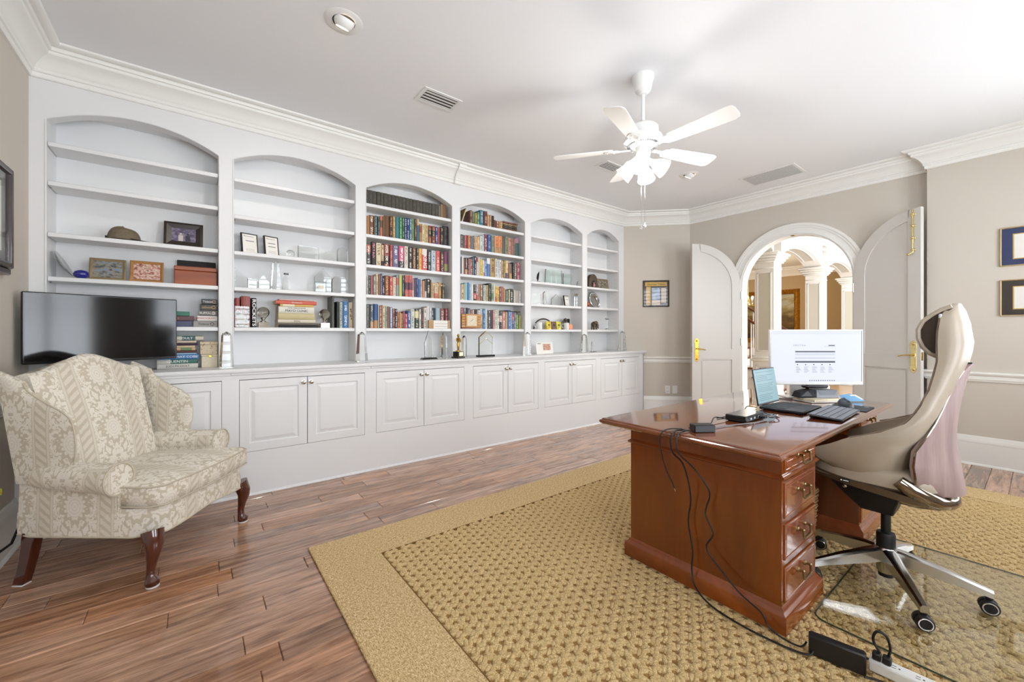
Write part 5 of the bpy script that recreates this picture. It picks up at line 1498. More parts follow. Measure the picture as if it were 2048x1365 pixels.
# books and boxes on the worktop in the first bay
z = CT+.0006
def wb_book(label, x0, x1, th, cov, lab=None, lmat='ink', size=.5, y_=4.0, dp=.15, **kw):
    global z
    o = flat_book(label, (x0+x1)/2, y_, z, x1-x0, dp, th, cov, group='books stacked on the worktop by the television', amt=0.0, **kw)
    if lab: text('spine_lettering', lab, th*size*1.25, lmat, o, (0, -dp/2-.0006, (x1-x0)*.5), (PI/2, PI/2*3, 0), .0002)
    z += th+.0012
wb_book('white paperback lettered JODI PICOULT at the bottom of the stack', -.225, .012, .034, (226, 222, 212), 'JODI PICOULT')
wb_book('green and white book lettered QUENTIN, second from the bottom', -.225, .006, .032, (58, 122, 110), 'QUENTIN', 'white_ink', .7, band=(222, 218, 204), bp=.16)
wb_book('bright blue hardback lettered WIRED in the worktop stack', -.22, .018, .034, (24, 128, 196), 'WIRED  MAY COBB', 'white_ink', .6)
wb_book('thin pale blue paperback above the bright blue hardback', -.20, .004, .010, (150, 196, 226))
wb_book('maroon paperback in the middle of the worktop stack', -.20, .006, .017, (92, 44, 40))
wb_book('peach paperback with green blot in the worktop stack', -.20, -.004, .019, (226, 176, 124), band=(120, 150, 100), bp=.72)
wb_book('cream striped paperback in the worktop stack', -.20, -.006, .016, (224, 200, 150))
wb_book('dark purple paperback in the worktop stack', -.20, .010, .018, (66, 42, 66))
wb_book('beige thin paperback near the top of the worktop stack', -.20, .002, .017, (214, 196, 170))
wb_book('teal and white paperback lettered PICOULT atop the worktop stack', -.19, .045, .032, (222, 212, 190), 'PICOULT', 'white_ink', .65, band=(70, 112, 120), bp=.62)
wb_book('curled pale green magazine lying on the top of the stack', -.18, .035, .008, (150, 166, 156))
t = NT('patterned_card'); v = t.n('ShaderNodeTexVoronoi'); t.l(t.coord(), v.inputs['Vector']); v.inputs['Scale'].default_value = 62; t.pr(col=t.ramp(v.outputs['Distance'], [(.18, rgb(120, 96, 66)), (.26, rgb(214, 198, 168))]), rough=.6); MATS['patterned_card'] = t.m
cb = thing('cream_box', 'cream wooden box with brass clasp at the end of the worktop bay', 'box', (.0835, 3.985, CT+.0006)); obj('box_body', MB().box(-.051, .050, -.06, .06, 0, .085, .002), 'cream_paper', cb); obj('box_lid', MB().box(-.053, .052, -.062, .062, .0855, .099, .002), 'cream_paper', cb); obj('clasp', MB().box(-.008, .012, -.066, -.061, .078, .094, .002), 'old_brass', cb)
pb = thing('patterned_box', 'dotted tan keepsake box on top of the cream box', 'box', (.0805, 3.985, CT+.1012)); obj('box_body', MB().box(-.056, .052, -.06, .06, 0, .072, .002), 'patterned_card', pb); obj('box_lid', MB().box(-.058, .054, -.062, .062, .073, .098, .002), 'patterned_card', pb)
# ------------------------------------------------------------------ second bay
def cert(label, x, y_, z, w, h, title):
    t_ = thing('certificate', label, 'certificate', (x, y_, z+.0022), rot=(math.radians(-9), 0, .28))
    obj('plaque', MB().box(-w/2, w/2, -.008, .008, 0, h, .002), 'frame_black', t_)
    obj('sheet', MB().box(-w/2+.010, w/2-.010, -.0095, -.008, .008, h-.010), 'paper', t_)
    hd_ = MB().box(-w*.30, w*.24, -.0098, -.0095, h*.83, h*.83+.003)
    for k in range(title-2): hd_.box(-w*.24, w*.26, -.0098, -.0095, h*(.60-.17*k), h*(.60-.17*k)+.006)
    obj('printed_heading', hd_, 'soft_ink', t_, smooth=False)
    obj('emblem', MB().lathe([(.0025, 0), (.0025, .0004), (.0042, .0004), (.0042, 0)], 12, T=Matrix.Translation((-w*.30, -.0095, h*.86)) @ Matrix.Rotation(RX, 4, 'X'), cap=False), 'ink', t_)
    ln = MB()
    for k in range(3): ln.box(-w*.26, w*.26, -.0098, -.0095, h*(.12+.05*k), h*(.12+.05*k)+.0012)
    obj('printed_lines', ln, 'soft_ink', t_, smooth=False)
cert('black framed certificate nearer the first bay, second bay', .352, 3.985, SH[2], .125, .172, 3)
cert('black framed certificate beside the small crystal globe', .508, 3.985, SH[2], .115, .170, 4)
def crystal(name, label, x, y_, z, build, base=None, rz=0, mat='crystal'):
    rz = rz or ((x*7.3) % 1-.5)*.5
    t_ = thing(name, label, 'award', (x, y_, z+.0008), rz, 'clear glass awards')
    for nm, mb in build: obj(nm, mb, mat, t_, ang=25)
    if base: obj('base', base, 'black_gloss', t_)
    return t_
def slab(w, h, th, top='flat', k=.3):
    a = w/2
    if top == 'arch': P = [(-a, 0), (a, 0)]+[(a*math.cos(q), h-a*k*2+a*k*2*math.sin(q)) for q in (PI*i/14 for i in range(15))]
    elif top == 'peak': P = [(-a, 0), (a, 0), (a, h*(1-k)), (0, h), (-a, h*(1-k))]
    elif top == 'slant': P = [(-a, 0), (a, 0), (a, h*(1-k)), (-a, h)]
    elif top == 'round': P = [(a*math.cos(q), h/2+h/2*math.sin(q)) for q in (2*PI*i/28 for i in range(28))]
    elif top == 'taper': P = [(-a, 0), (a, 0), (a*.55, h*.94), (0, h), (-a*.55, h*.94)]
    else: P = [(-a, 0), (a, 0), (a, h), (-a, h)]
    return MB().prism(P, -th/2, th/2, 'y')
Z3, Z4 = SH[2], SH[3]
crystal('crystal_globe', 'small clear crystal globe beside the two black certificates', .645, 3.97, Z3, [('ball', MB().sphere((0, 0, .0345), .034, 20).lathe([(.02, 0), (.018, .006)], 14))])
crystal('glass_plaque', 'wide clear glass plaque behind the small crystal globe', .80, 4.03, Z3, [('slab', slab(.175, .125, .012))])
crystal('glass_disc', 'round clear glass disc award on the third shelf', .968, 3.99, Z3, [('disc', slab(.105, .10, .014, 'round')), ('foot', MB().box(-.03, .03, -.02, .02, 0, .010, .002))])
crystal('glass_tombstone', 'arched clear glass award at the end of the third shelf', 1.085, 4.0, Z3, [('slab', slab(.10, .15, .018, 'arch', .5))])
crystal('glass_wedge', 'tall cut crystal wedge at the start of the fourth shelf', .292, 3.99, Z4, [('wedge', slab(.085, .165, .03, 'slant', .45))])
crystal('glass_block', 'low clear crystal block next to the cut wedge', .372, 3.975, Z4, [('block', slab(.07, .08, .035))])
crystal('glass_peak', 'small crystal peak next to the low block', .447, 3.99, Z4, [('peak', slab(.085, .12, .03, 'peak', .5))])
crystal('crystal_tower', 'tall tapered crystal tower on the fourth shelf', .535, 3.98, Z4, [('tower', MB().loft([[(-.036, -.022, 0), (.036, -.022, 0), (.036, .022, 0), (-.036, .022, 0)], [(-.022, -.014, .225), (.022, -.014, .225), (.022, .014, .225), (-.022, .014, .225)], [(0, -.002, .245), (.004, -.002, .245), (.004, .002, .245), (0, .002, .245)]]))])
crystal('crystal_spire', 'short tapered crystal spire beside the tall crystal tower', .612, 3.975, Z4, [('spire', MB().loft([[(-.030, -.018, 0), (.030, -.018, 0), (.030, .018, 0), (-.030, .018, 0)], [(-.018, -.012, .15), (.018, -.012, .15), (.018, .012, .135), (-.018, .012, .135)]]))])
crystal('glass_house', 'tall pointed clear glass award behind the square block', .925, 4.045, Z4, [('slab', slab(.15, .225, .010, 'peak', .35))])
sg = crystal('glass_cube', 'square greenish glass paperweight with a small label', .885, 3.96, Z4, [('cube', MB().box(-.045, .045, -.018, .018, 0, .095, .004))], mat='green_glass')
obj('inner_label', MB().box(-.022, .022, -.0195, -.0185, .03, .06), 'cream_paper', sg)
crystal('glass_arch', 'broad arched clear glass award near the fourth shelf end', 1.055, 3.985, Z4, [('arch', slab(.14, .165, .022, 'arch', .42))], MB().box(-.06, .07, -.02, .02, -.0004, .004, .001))
# lowest shelf of the second bay
z = SH[4]+.0006
for lab, x, w, h, cv, kw in (('small red book behind the plush dog photo', .262, .03, .235, (156, 34, 30), {}), ('brick red leather book behind the plush dog photo', .318, .062, .252, (150, 52, 38), {}), ('black and white book lettered ROCKETS beside the red book', .374, .036, .240, (34, 34, 44), {'l': 'ROCKETS'}),
                       ('tall grey picture book leaning in front of the blue book', .985, .022, .285, (96, 94, 86), {}), ('dark green paperback beside the tall grey book', 1.028, .020, .240, (40, 52, 48), {}), ('white and green spine book next to the bright blue book', 1.056, .026, .236, (196, 206, 196), {'i': (60, 110, 90)}), ('bright blue hardback near the end of the lowest shelf', 1.097, .046, .246, (20, 112, 176), {'i': (220, 235, 245)}), ('tan hardback last on the lowest shelf, second bay', 1.142, .038, .238, (200, 176, 140), {'i': (110, 80, 50)})):
    o = make_book(lab, w, .155, h, cv, 'upright books in the second bay', ink=kw.get('i'), seed=w*90, amt=1.0 if 'i' in kw else 0.0); o.location = (x, 4.012, z)
    if 'l' in kw: text('spine_lettering', kw['l'], .034, 'white_ink', o, (0, -.0785, h*.5), (PI/2, PI/2, 0), .0003, sx=1.5, bold=.0006)
dg = thing('dog_photo_block', 'clear block frame with a white dog picture before red books', 'photo frame', (.292, 3.908, z), .12)
photo_mat('photo_dog', [(.36, rgb(200, 130, 110)), (.46, rgb(222, 214, 208)), (.58, rgb(150, 150, 160)), (.68, rgb(60, 60, 80))], 4, 6)
obj('print', MB().box(-.048, .048, .006, .010, .006, .16), 'photo_dog', dg); obj('block', MB().box(-.050, .050, -.010, .012, 0, .170, .002), 'crystal', dg)
dm = MB().sphere((-.006, .0052, .085), .022, 12, sy=.03).sphere((-.026, .0052, .070), .012, 10, sy=.03, sz=1.7).sphere((.016, .0052, .068), .012, 10, sy=.03, sz=1.7).sphere((-.006, .0050, .04), .030, 12, sy=.02); obj('printed_dog', dm, 'paper', dg)
def globe_stand(label, x):
    g = thing('crystal_ball', label, 'crystal ball', (x, 3.955, z), 0, 'crystal balls on square stands')
    obj('block_base', MB().box(-.038, .038, -.030, .030, 0, .044, .002), 'chrome', g)
    obj('stem', MB().lathe([(.024, .044), (.022, .050), (.010, .058), (.014, .068), (.022, .078), (.018, .084)], 18), 'chrome', g)
    obj('ball', MB().sphere((0, 0, .124), .046, 28), 'smoke_crystal', g)
globe_stand('crystal ball on chrome stand between ROCKETS book and stacked books', .442); globe_stand('crystal ball on chrome stand between stacked books and tall grey book', .918)
zz = z
for lab, x0, x1, th, cv, tx, lm in (('thin black book at the bottom of the stack, second bay', .545, .862, .020, (36, 36, 38), None, None), ('slim grey book just under the cream DOG book', .55, .86, .017, (112, 106, 96), None, None), ('cream book lettered DOG in the middle of the stack', .545, .835, .029, (226, 216, 192), 'DOG', 'ink'),
                               ('tan leather-bound Bible-like volume in the stack', .55, .83, .052, (204, 188, 134), None, None), ('white MAYO CLINIC family health book in the stack', .55, .825, .056, (230, 226, 214), 'MAYO CLINIC', 'ink'), ('yellow spotted slim book under the orange book', .56, .82, .018, (222, 180, 60), None, None), ('orange hardback lettered Outdoors near the top of the stack', .53, .845, .029, (220, 78, 38), 'Outdoors', 'white_ink'), ('pink thin paperback on top of the stack, second bay', .555, .825, .011, (222, 170, 160), None, None)):
    o = flat_book(lab, (x0+x1)/2, 4.0, zz, x1-x0, .155, th, cv, group='stack of large books in the second bay', amt=0.0, rz=rb.uniform(-.02, .02), band=(244, 236, 200) if 'yellow' in lab else None, bp=.25 if 'yellow' in lab else -1.0)
    if tx:
        mayo = tx == 'MAYO CLINIC'
        text('spine_lettering', tx, th*(.5 if mayo else .72), lm, o, (th*.14 if mayo else 0, -.0785, (x1-x0)*.5), (PI/2, 3*PI/2, 0), .0002)
        if mayo: text('spine_lettering', 'FAMILY HEALTH BOOK', th*.24, lm, o, (-th*.28, -.0785, (x1-x0)*.5), (PI/2, 3*PI/2, 0), .0002)
    zz += th+.0012
# ------------------------------------------------------------------ crystal obelisks on the worktop, before the pilasters
def obelisk(label, x, y_, h=.275, w=.040):
    t_ = thing('crystal_obelisk', label, 'obelisk', (x, y_, CT+.0008), .2, 'crystal obelisks along the worktop')
    sq = lambda s_, z_: [(-s_, -s_, z_), (s_, -s_, z_), (s_, s_, z_), (-s_, s_, z_)]
    obj('shaft', MB().loft([sq(w, 0), sq(w*.98, .008), sq(w*.66, h*.9), sq(w*.5, h*.93), sq(.003, h)]), 'crystal', t_, ang=15)
    cr = MB()
    for k in range(6): a = 2*PI*k/6; cr.sphere((w*.5*math.cos(a), w*.5*math.sin(a), h*.925), w*.22, 8)
    obj('cut_crown', cr, 'crystal', t_)
    return t_
obelisk('crystal obelisk before the pilaster next to the dotted keepsake box', .182, 3.77)
obelisk('crystal obelisk between the second and third bookcase bays', 1.19, 3.77)
obelisk('crystal obelisk between the fourth and fifth bookcase bays', 3.17, 3.80)
obelisk('crystal obelisk between the fifth and sixth bookcase bays', 4.20, 3.82, .25)
obelisk('crystal obelisk at the corner wall end of the worktop', 5.03, 3.82, .29, .045)
# awards on the worktop
a3 = crystal('tall_glass_award', 'tall pointed glass award on a long black base', 1.86, 3.78, CT, [('shard', MB().loft([[(-.045, -.010, .016), (.045, -.010, .016), (.045, .010, .016), (-.045, .010, .016)], [(-.050, -.008, .16), (.040, -.008, .16), (.040, .008, .16), (-.050, .008, .16)], [(-.008, -.004, .285), (.0, -.004, .285), (.0, .004, .285), (-.008, .004, .285)]]))], MB().loft([[(-.085, -.03, 0), (.085, -.03, 0), (.085, .03, 0), (-.085, .03, 0)], [(-.072, -.022, .016), (.072, -.022, .016), (.072, .022, .016), (-.072, .022, .016)]]))
crystal('glass_prism', 'slim upright glass prism beside the gold trophy figure', 2.035, 3.79, CT, [('prism', MB().loft([[(-.03, -.02, 0), (.03, -.02, 0), (.03, .02, 0), (-.03, .02, 0)], [(-.026, -.018, .22), (.026, -.018, .22), (.026, .018, .22), (-.026, .018, .22)], [(-.01, -.005, .262), (.01, -.005, .262), (.01, .005, .262), (-.01, .005, .262)]]))])
crystal('clear_prism', 'slim clear prism right behind the gold trophy figure', 2.315, 3.85, CT, [('prism', slab(.05, .235, .03, 'peak', .15))])
tr = thing('trophy_figure', 'gold standing figure trophy on a square black base', 'trophy', (2.185, 3.755, CT+.0008), .3)
obj('base', MB().box(-.052, .052, -.052, .052, 0, .016, .003).box(-.040, .040, -.040, .040, .016, .070, .002), 'black_gloss', tr); obj('name_plate', MB().box(-.026, .026, -.0415, -.040, .024, .062), 'brass', tr)
obj('figure', MB().lathe([(.030, .070), (.030, .078), (.012, .084), (.014, .11), (.018, .14), (.013, .165), (.020, .19), (.026, .205), (.014, .214), (.007, .222)], 16, sy=.75).sphere((0, 0, .238), .014, 12, sz=1.2).tube([(-.025, 0, .203), (-.030, -.006, .182), (-.012, -.016, .170)], .006, 8).tube([(.025, 0, .203), (.030, -.006, .182), (.012, -.016, .170)], .006, 8), 'antique_gold' if 'antique_gold' in MATS else mk('antique_gold', (178, 140, 62), .25, 1), tr)
gh = crystal('glass_house_award', 'clear house-shaped glass award with gold roof lines on black base', 2.555, 3.79, CT, [('slab', slab(.185, .265, .018, 'peak', .25))], MB().box(-.115, .115, -.028, .028, 0, .020, .003), rz=0)
for ch in gh.children:
    if ch.name.startswith('slab'): ch.location.z = .020
for dz in (0, -.075): obj('roof_line', MB().tube([(-.095, -.011, .215+dz), (0, -.011, .280+dz), (.095, -.011, .215+dz)], .003, 6), 'brass', gh)
# ------------------------------------------------------------------ fifth bay
def leaf_award():
    t_ = crystal('feather_award', 'dark feather ornament on a small clear base', 3.47, 3.95, Z3, [('base_block', MB().box(-.035, .035, -.02, .02, 0, .010, .002))]); obj('feather', MB().loft([[(-.002, -.002, .010), (.002, -.002, .010), (.002, .002, .010), (-.002, .002, .010)], [(-.020, -.004, .05), (.012, -.004, .05), (.012, .004, .05), (-.020, .004, .05)], [(-.010, -.004, .10), (.020, -.004, .10), (.020, .004, .10), (-.010, .004, .10)], [(.018, -.001, .138), (.022, -.001, .138), (.022, .001, .138), (.018, .001, .138)]]), 'black_gloss', t_)
leaf_award()
crystal('wavy_glass_award', 'wavy upright glass panel in the fifth bay', 3.775, 3.98, Z3, [('panel', MB().loft([[(x, .012*math.sin(x*28)-.006, 0), (x, .012*math.sin(x*28)+.006, 0), (x*.92, .012*math.sin(x*28)+.006, .19), (x*.92, .012*math.sin(x*28)-.006, .19)] for x in (-.15+.3*i/16 for i in range(17))]))], mat='green_glass')
crystal('glass_sheet_award', 'plain upright glass panel at the end of the third shelf, fifth bay', 4.06, 4.0, Z3, [('panel', slab(.19, .165, .012))], mat='green_glass')
crystal('pen_holder', 'small dark pen leaning on the third shelf of the fifth bay', 4.17, 3.93, Z3, [('rest', MB().box(-.012, .012, -.012, .012, 0, .006, .001))])
tag(obj('pen', MB().cyl((4.165, 3.925, Z3+.009), (4.185, 3.93, Z3+.062), .004, 8), 'black_gloss'), 'slim black pen standing in the clear rest, fifth bay', 'pen')
crystal('glass_plaque', 'clear square plaque at the start of the fourth shelf, fifth bay', 3.455, 3.98, Z4, [('slab', slab(.17, .14, .016))])
crystal('glass_column', 'thin clear glass column in the middle of the fifth bay', 3.605, 3.97, Z4, [('column', slab(.04, .175, .03, 'peak', .12))])
crystal('glass_star', 'pointed clear glass award on thin dark base, fifth bay', 3.84, 4.0, Z4, [('slab', slab(.15, .155, .014, 'peak', .45))], MB().box(-.08, .11, -.022, .022, -.0004, .006, .001))
cert('small black framed certificate in the fifth bay', 4.035, 3.985, Z4, .135, .145, 3)
ct_ = thing('crystal_candlestick', 'faceted crystal candlestick with silver top, fifth bay', 'candlestick', (4.172, 3.95, Z4+.0008)); obj('column', MB().lathe([(.020, 0), (.020, .14), (.014, .145)], 8), 'crystal', ct_); obj('cup', MB().lathe([(.012, .145), (.030, .16), (.034, .176), (.030, .176), (.012, .158)], 16, cap=False), 'silver_plate', ct_)
def mug(label, x, yy, rz, tint='white_plastic'):
    m = thing('mug', label, 'mug', (x, yy, SH[4]+.0008), rz, 'mugs in the fifth bay')
    obj('cup', MB().lathe([(1e-6, .004), (.033, .003), (.034, .0), (.036, .004), (.038, .088), (.036, .09), (.034, .088), (.032, .008), (1e-6, .007)], 22), tint, m)
    obj('handle', MB().tube([(.036, 0, .072), (.056, 0, .074), (.064, 0, .048), (.054, 0, .022), (.036, 0, .020)], .005, 8), tint, m)
mug('white mug nearest the fourth bay on the lowest shelf', 3.50, 3.955, 2.4); mug('white mug with printed marks beside the black tile', 3.985, 3.95, 2.6)
tins = [((214, 190, 40), 3.665, 'yellow'), ((110, 72, 60), 3.755, 'brown'), ((206, 196, 52), 3.845, 'lime')]
for cv, x, nm in tins:
    t_ = thing('spice_packet', '%s printed packet standing between the white mugs' % nm, 'packet', (x, 3.965, SH[4]+.0008), .05); mk('packet_'+nm, cv, .4, noise=(45, .5)); mk('packet_mark', (52, 60, 30), .5)
    obj('pouch', MB().loft([[(-.040, -.018, 0), (.040, -.018, 0), (.040, .018, 0), (-.040, .018, 0)], [(-.042, -.012, .06), (.042, -.012, .06), (.042, .012, .06), (-.042, .012, .06)], [(-.042, -.003, .105), (.042, -.003, .105), (.042, .003, .105), (-.042, .003, .105)]]), 'packet_'+nm, t_, ang=50); text('lettering', 'VIS', .03, 'packet_mark', t_, (0, -.0150, .055), (PI/2-.1, 0, 0), .0004, bold=.001)
hp_ = thing('braided_headband', 'dark braided band standing behind the mugs and packets', 'band', (3.65, 4.04, SH[4]+.0008)); obj('band', MB().tube([(.17*math.cos(a), 0, .004+.135*math.sin(a)) for a in (PI*i/20 for i in range(21))], .009, 8), mk('braid', (64, 54, 44), .8, bump=(140, .6, .004)), hp_)
bk_ = tag(obj('black_tile', MB().box(4.03, 4.14, 4.035, 4.05, SH[4]+.0008, SH[4]+.15, .002), 'black_gloss'), 'glossy black tile standing at the end behind the red ornament', 'tile')
od = thing('round_ornament', 'round red and copper ornament before the black tile', 'ornament', (4.085, 3.975, SH[4]+.0008)); obj('disc', slab(.075, .075, .02, 'round'), mk('copper', (196, 104, 70), .3, .6), od); obj('sprig', MB().loft([[(-.05, -.004, .01), (-.03, -.004, 0), (-.03, .004, 0), (-.05, .004, .01)], [(-.062, -.002, .045), (-.05, -.002, .05), (-.05, .002, .05), (-.062, .002, .045)]]), mk('sprig_green', (120, 170, 70), .5), od)
fg = thing('small_figurine', 'little dark bear figurine on the mug shelf', 'figurine', (4.03, 4.008, SH[4]+.0008)); obj('body', MB().sphere((0, 0, .085), .030, 14, sz=1.4).sphere((-.012, -.008, .138), .020, 12), 'pewter', fg); obj('plinth', MB().cyl((0, 0, 0), (0, 0, .05), .022, 14), 'black_gloss', fg)
cc = thing('photo_card', 'folded white card with a colour photograph on the worktop', 'card', (3.50, 3.84, CT+.0008), rot=(math.radians(-8), 0, .12)); obj('sheet', MB().box(-.16, .16, 0, .003, 0, .145), 'paper', cc); obj('photo', MB().box(-.03, .11, -.0008, .0, .045, .125), 'photo_kids', cc); obj('printed_heading', MB().box(-.13, -.07, -.0006, 0, .126, .134), 'soft_ink', cc)
crystal('glass_easel', 'thin clear award with black tip on the worktop, sixth bay', 4.37, 3.83, CT, [('slab', slab(.05, .15, .012, 'taper'))], MB().box(-.03, .09, -.02, .02, -.0004, .004, .001))
# ------------------------------------------------------------------ sixth bay
hf = thing('arched_relief', 'bronze arched shrine ornament with a small pink figure', 'ornament', (4.548, 3.98, SH[2]+.0008), .1)
P = [(-.105, 0), (.105, 0)]+[(.105*math.cos(q)*(.98), .085+.115*math.sin(q)) for q in (PI*i/14 for i in range(15))]
Q = [(.045*math.cos(q), .055+.055*math.sin(q)) for q in (PI*i/10 for i in range(11))]
obj('arch', MB().prism(P, -.018, .03, 'y'), 'pewter', hf, ang=25); obj('niche', MB().prism([(-.045, .004), (.045, .004)]+Q, -.020, -.0175, 'y'), 'dark_gap', hf); obj('figure', MB().sphere((0, -.026, .035), .020, 12, sz=1.3).sphere((0, -.026, .07), .013, 10), mk('pink_stone', (196, 140, 140), .5), hf); obj('sill', MB().box(-.115, .115, -.04, .03, 0, .008, .002), 'pewter', hf)
easel_frame('framed_photo', 'small wooden frame with a carriage picture beside the bronze shrine', 4.795, 4.0, SH[2], .25, .150, 'olive_frame', 'photo_field', .016, 8, -.05, cat='photo frame')
sp = thing('silver_plate', 'large round silver plate standing in the sixth bay', 'plate', (4.655, 4.005, SH[3]+.001), rot=(math.radians(-14), 0, .1))
def plate_mb(r):
    T = Matrix.Translation((0, 0, r)) @ Matrix.Rotation(RX, 4, 'X'); return MB().lathe([(1e-6, -.012), (r*.55, -.012), (r*.64, .0), (r*.97, .006), (r, .003), (r*.97, .001), (r*.62, -.006), (1e-6, -.017)], 40, T=T)
obj('dish', plate_mb(.125), 'silver_plate', sp); rm_ = MB()
for k in range(30): a = 2*PI*k/30; rm_.sphere((.108*math.cos(a), -.006, .125+.108*math.sin(a)), .011, 8, sy=.4)
obj('beaded_rim', rm_, 'silver_plate', sp)
s2 = thing('small_plate', 'small silver coaster in front of the large silver plate', 'plate', (4.615, 3.925, SH[3]+.001), rot=(math.radians(-10), 0, 0)); obj('dish', plate_mb(.036), 'silver_plate', s2); obj('boss', MB().sphere((0, -.004, .036), .014, 12, sy=.5), 'silver_plate', s2)
s3 = thing('copper_ball', 'little copper toned ornament at the edge of the plate shelf', 'ornament', (4.425, 3.95, SH[3]+.0008)); obj('ball', MB().sphere((0, 0, .045), .024, 14, sz=1.3), 'copper', s3); obj('foot', MB().lathe([(.018, 0), (.016, .01), (.008, .02)], 12), 'copper', s3)
el = thing('elephant_figurine', 'small pewter elephant on the lowest shelf, sixth bay', 'figurine', (4.575, 3.97, SH[4]+.0008), .2)
obj('body', MB().sphere((0, 0, .075), .048, 18, sz=.95, sx=1.15), 'pewter', el)
obj('head', MB().sphere((-.012, -.036, .095), .030, 14).sphere((-.045, -.030, .095), .022, 12, sx=.35).sphere((.022, -.030, .095), .022, 12, sx=.35), 'pewter', el); obj('trunk', MB().tube([(-.012, -.060, .085), (-.012, -.072, .06), (-.012, -.068, .03), (.004, -.070, .02)], [.012, .010, .008, .006], 10), 'pewter', el)
for dx in (-.032, .032):
    for dy in (-.022, .022): obj('leg', MB().cyl((dx, dy, 0), (dx*.9, dy, .06), .014, 10), 'pewter', el)
cd = thing('glass_candlestick', 'clear glass candlestick near the sixth bay side', 'candlestick', (4.86, 3.97, SH[4]+.0008)); obj('stick', MB().lathe([(.038, 0), (.036, .008), (.012, .02), (.016, .05), (.010, .08), (.018, .12), (.012, .15), (.024, .175)], 16), 'crystal', cd); obj('drip_dish', MB().lathe([(.012, .150), (.034, .158), (.035, .161), (.012, .156)], 16), 'crystal', cd)
# ------------------------------------------------------------------ framed things on the walls
nf = thing('newspaper_frame', 'dark framed newspaper clipping on the beige corner wall', 'picture', (5.4745-.001, 3.5455-.001, 1.808), math.radians(-45))
W2, H2 = .189, .198
nfm = MB(); nfm.loft([[(-W2+d, q, -H2+d), (W2-d, q, -H2+d), (W2-d, q, H2-d), (-W2+d, q, H2-d)] for d, q in ((0, 0), (0, -.018), (.006, -.020), (.012, -.014), (.012, 0))], cap=False); obj('frame', nfm, 'dark_frame', nf)
obj('backboard', MB().box(-W2+.004, W2-.004, -.006, -.001, -H2+.004, H2-.004), mk('slate_mat', (86, 84, 84), .8, noise=(30, .25)), nf)
ag = mk('aged_paper', (214, 178, 104), .8, noise=(40, .12)); pk = mk('pale_clip', (220, 200, 180), .8, noise=(40, .08)); bl = mk('photo_print', (150, 166, 190), .6, noise=(18, .4))
obj('masthead', MB().box(-W2+.03, W2-.03, -.008, -.006, H2-.085, H2-.025), ag, nf); text('lettering', 'Cherokee Tribune', .036, 'ink', nf, (0, -.0084, H2-.058), (PI/2, 0, 0), .0002)
obj('column_strip', MB().box(-W2+.045, -W2+.115, -.008, -.006, -H2+.03, H2-.095), ag, nf); obj('photo', MB().box(-.065, .055, -.008, -.006, -H2+.10, H2-.11), bl, nf); obj('caption', MB().box(-.065, .06, -.008, -.006, -H2+.03, -H2+.095), pk, nf); obj('side_column', MB().box(.075, .145, -.008, -.006, -H2+.06, H2-.115), pk, nf)
ln = MB()
for x0_, x1_, z0_, z1_, n_ in ((-W2+.05, -W2+.11, -H2+.04, H2-.12, 16), (.08, .14, -H2+.07, H2-.13, 14), (-.06, .055, -H2+.035, -H2+.09, 5)):
    for k in range(n_): zz_ = z0_+(z1_-z0_)*k/n_; ln.box(x0_, x1_, -.0083, -.008, zz_, zz_+.003)
obj('printed_lines', ln, 'soft_ink', nf, smooth=False); obj('glazing', MB().add([(-W2+.012, -.012, -H2+.012), (W2-.012, -.012, -H2+.012), (W2-.012, -.012, H2-.012), (-W2+.012, -.012, H2-.012)], [(0, 1, 2, 3)]), 'picture_glass', nf, recalc=False)
def diploma(label, zc, hh, matc, lead):
    d = thing('framed_diploma', label, 'diploma', (XR-.001, -.035, zc), -PI/2, 'framed diplomas on the side wall')
    w = .262
    m = MB(); m.loft([[(-w+q, y_, -hh+q), (w-q, y_, -hh+q), (w-q, y_, hh-q), (-w+q, y_, hh-q)] for q, y_ in ((0, 0), (0, -.016), (.003, -.019), (.009, -.014), (.009, 0))], cap=False); obj('frame', m, mk('pale_gold', (214, 196, 150), .3, .8), d)
    obj('mat_board', MB().box(-w+.006, w-.006, -.007, -.001, -hh+.006, hh-.006), matc, d); obj('mat_fillet', MB().box(-w+.072, w-.072, -.0085, -.007, -hh+.058, hh-.058), mk('fillet', (206, 170, 96), .4, .4), d); obj('parchment', MB().box(-w+.080, w-.080, -.0095, -.0085, -hh+.066, hh-.066), 'paper', d)
    text('lettering', lead, .035, 'ink', d, (0, -.0097, hh*.36), (PI/2, 0, 0), .0002)
    ln = MB()
    for k, z_ in enumerate((.12, -.08, -.22, -.34)): ln.box(-.09, .09, -.0098, -.0095, hh*z_, hh*z_+.003)
    obj('printed_lines', ln, 'soft_ink', d, smooth=False); obj('glazing', MB().add([(-w+.009, -.012, -hh+.009), (w-.009, -.012, -hh+.009), (w-.009, -.012, hh-.009), (-w+.009, -.012, hh-.009)], [(0, 1, 2, 3)]), 'picture_glass', d, recalc=False)
diploma('upper framed diploma with navy mat on the side wall', 1.980, .170, 'navy_mat', 'The University')
diploma('lower framed diploma with dark brown mat on the side wall', 1.528, .160, 'brown_mat', 'Alumni College')
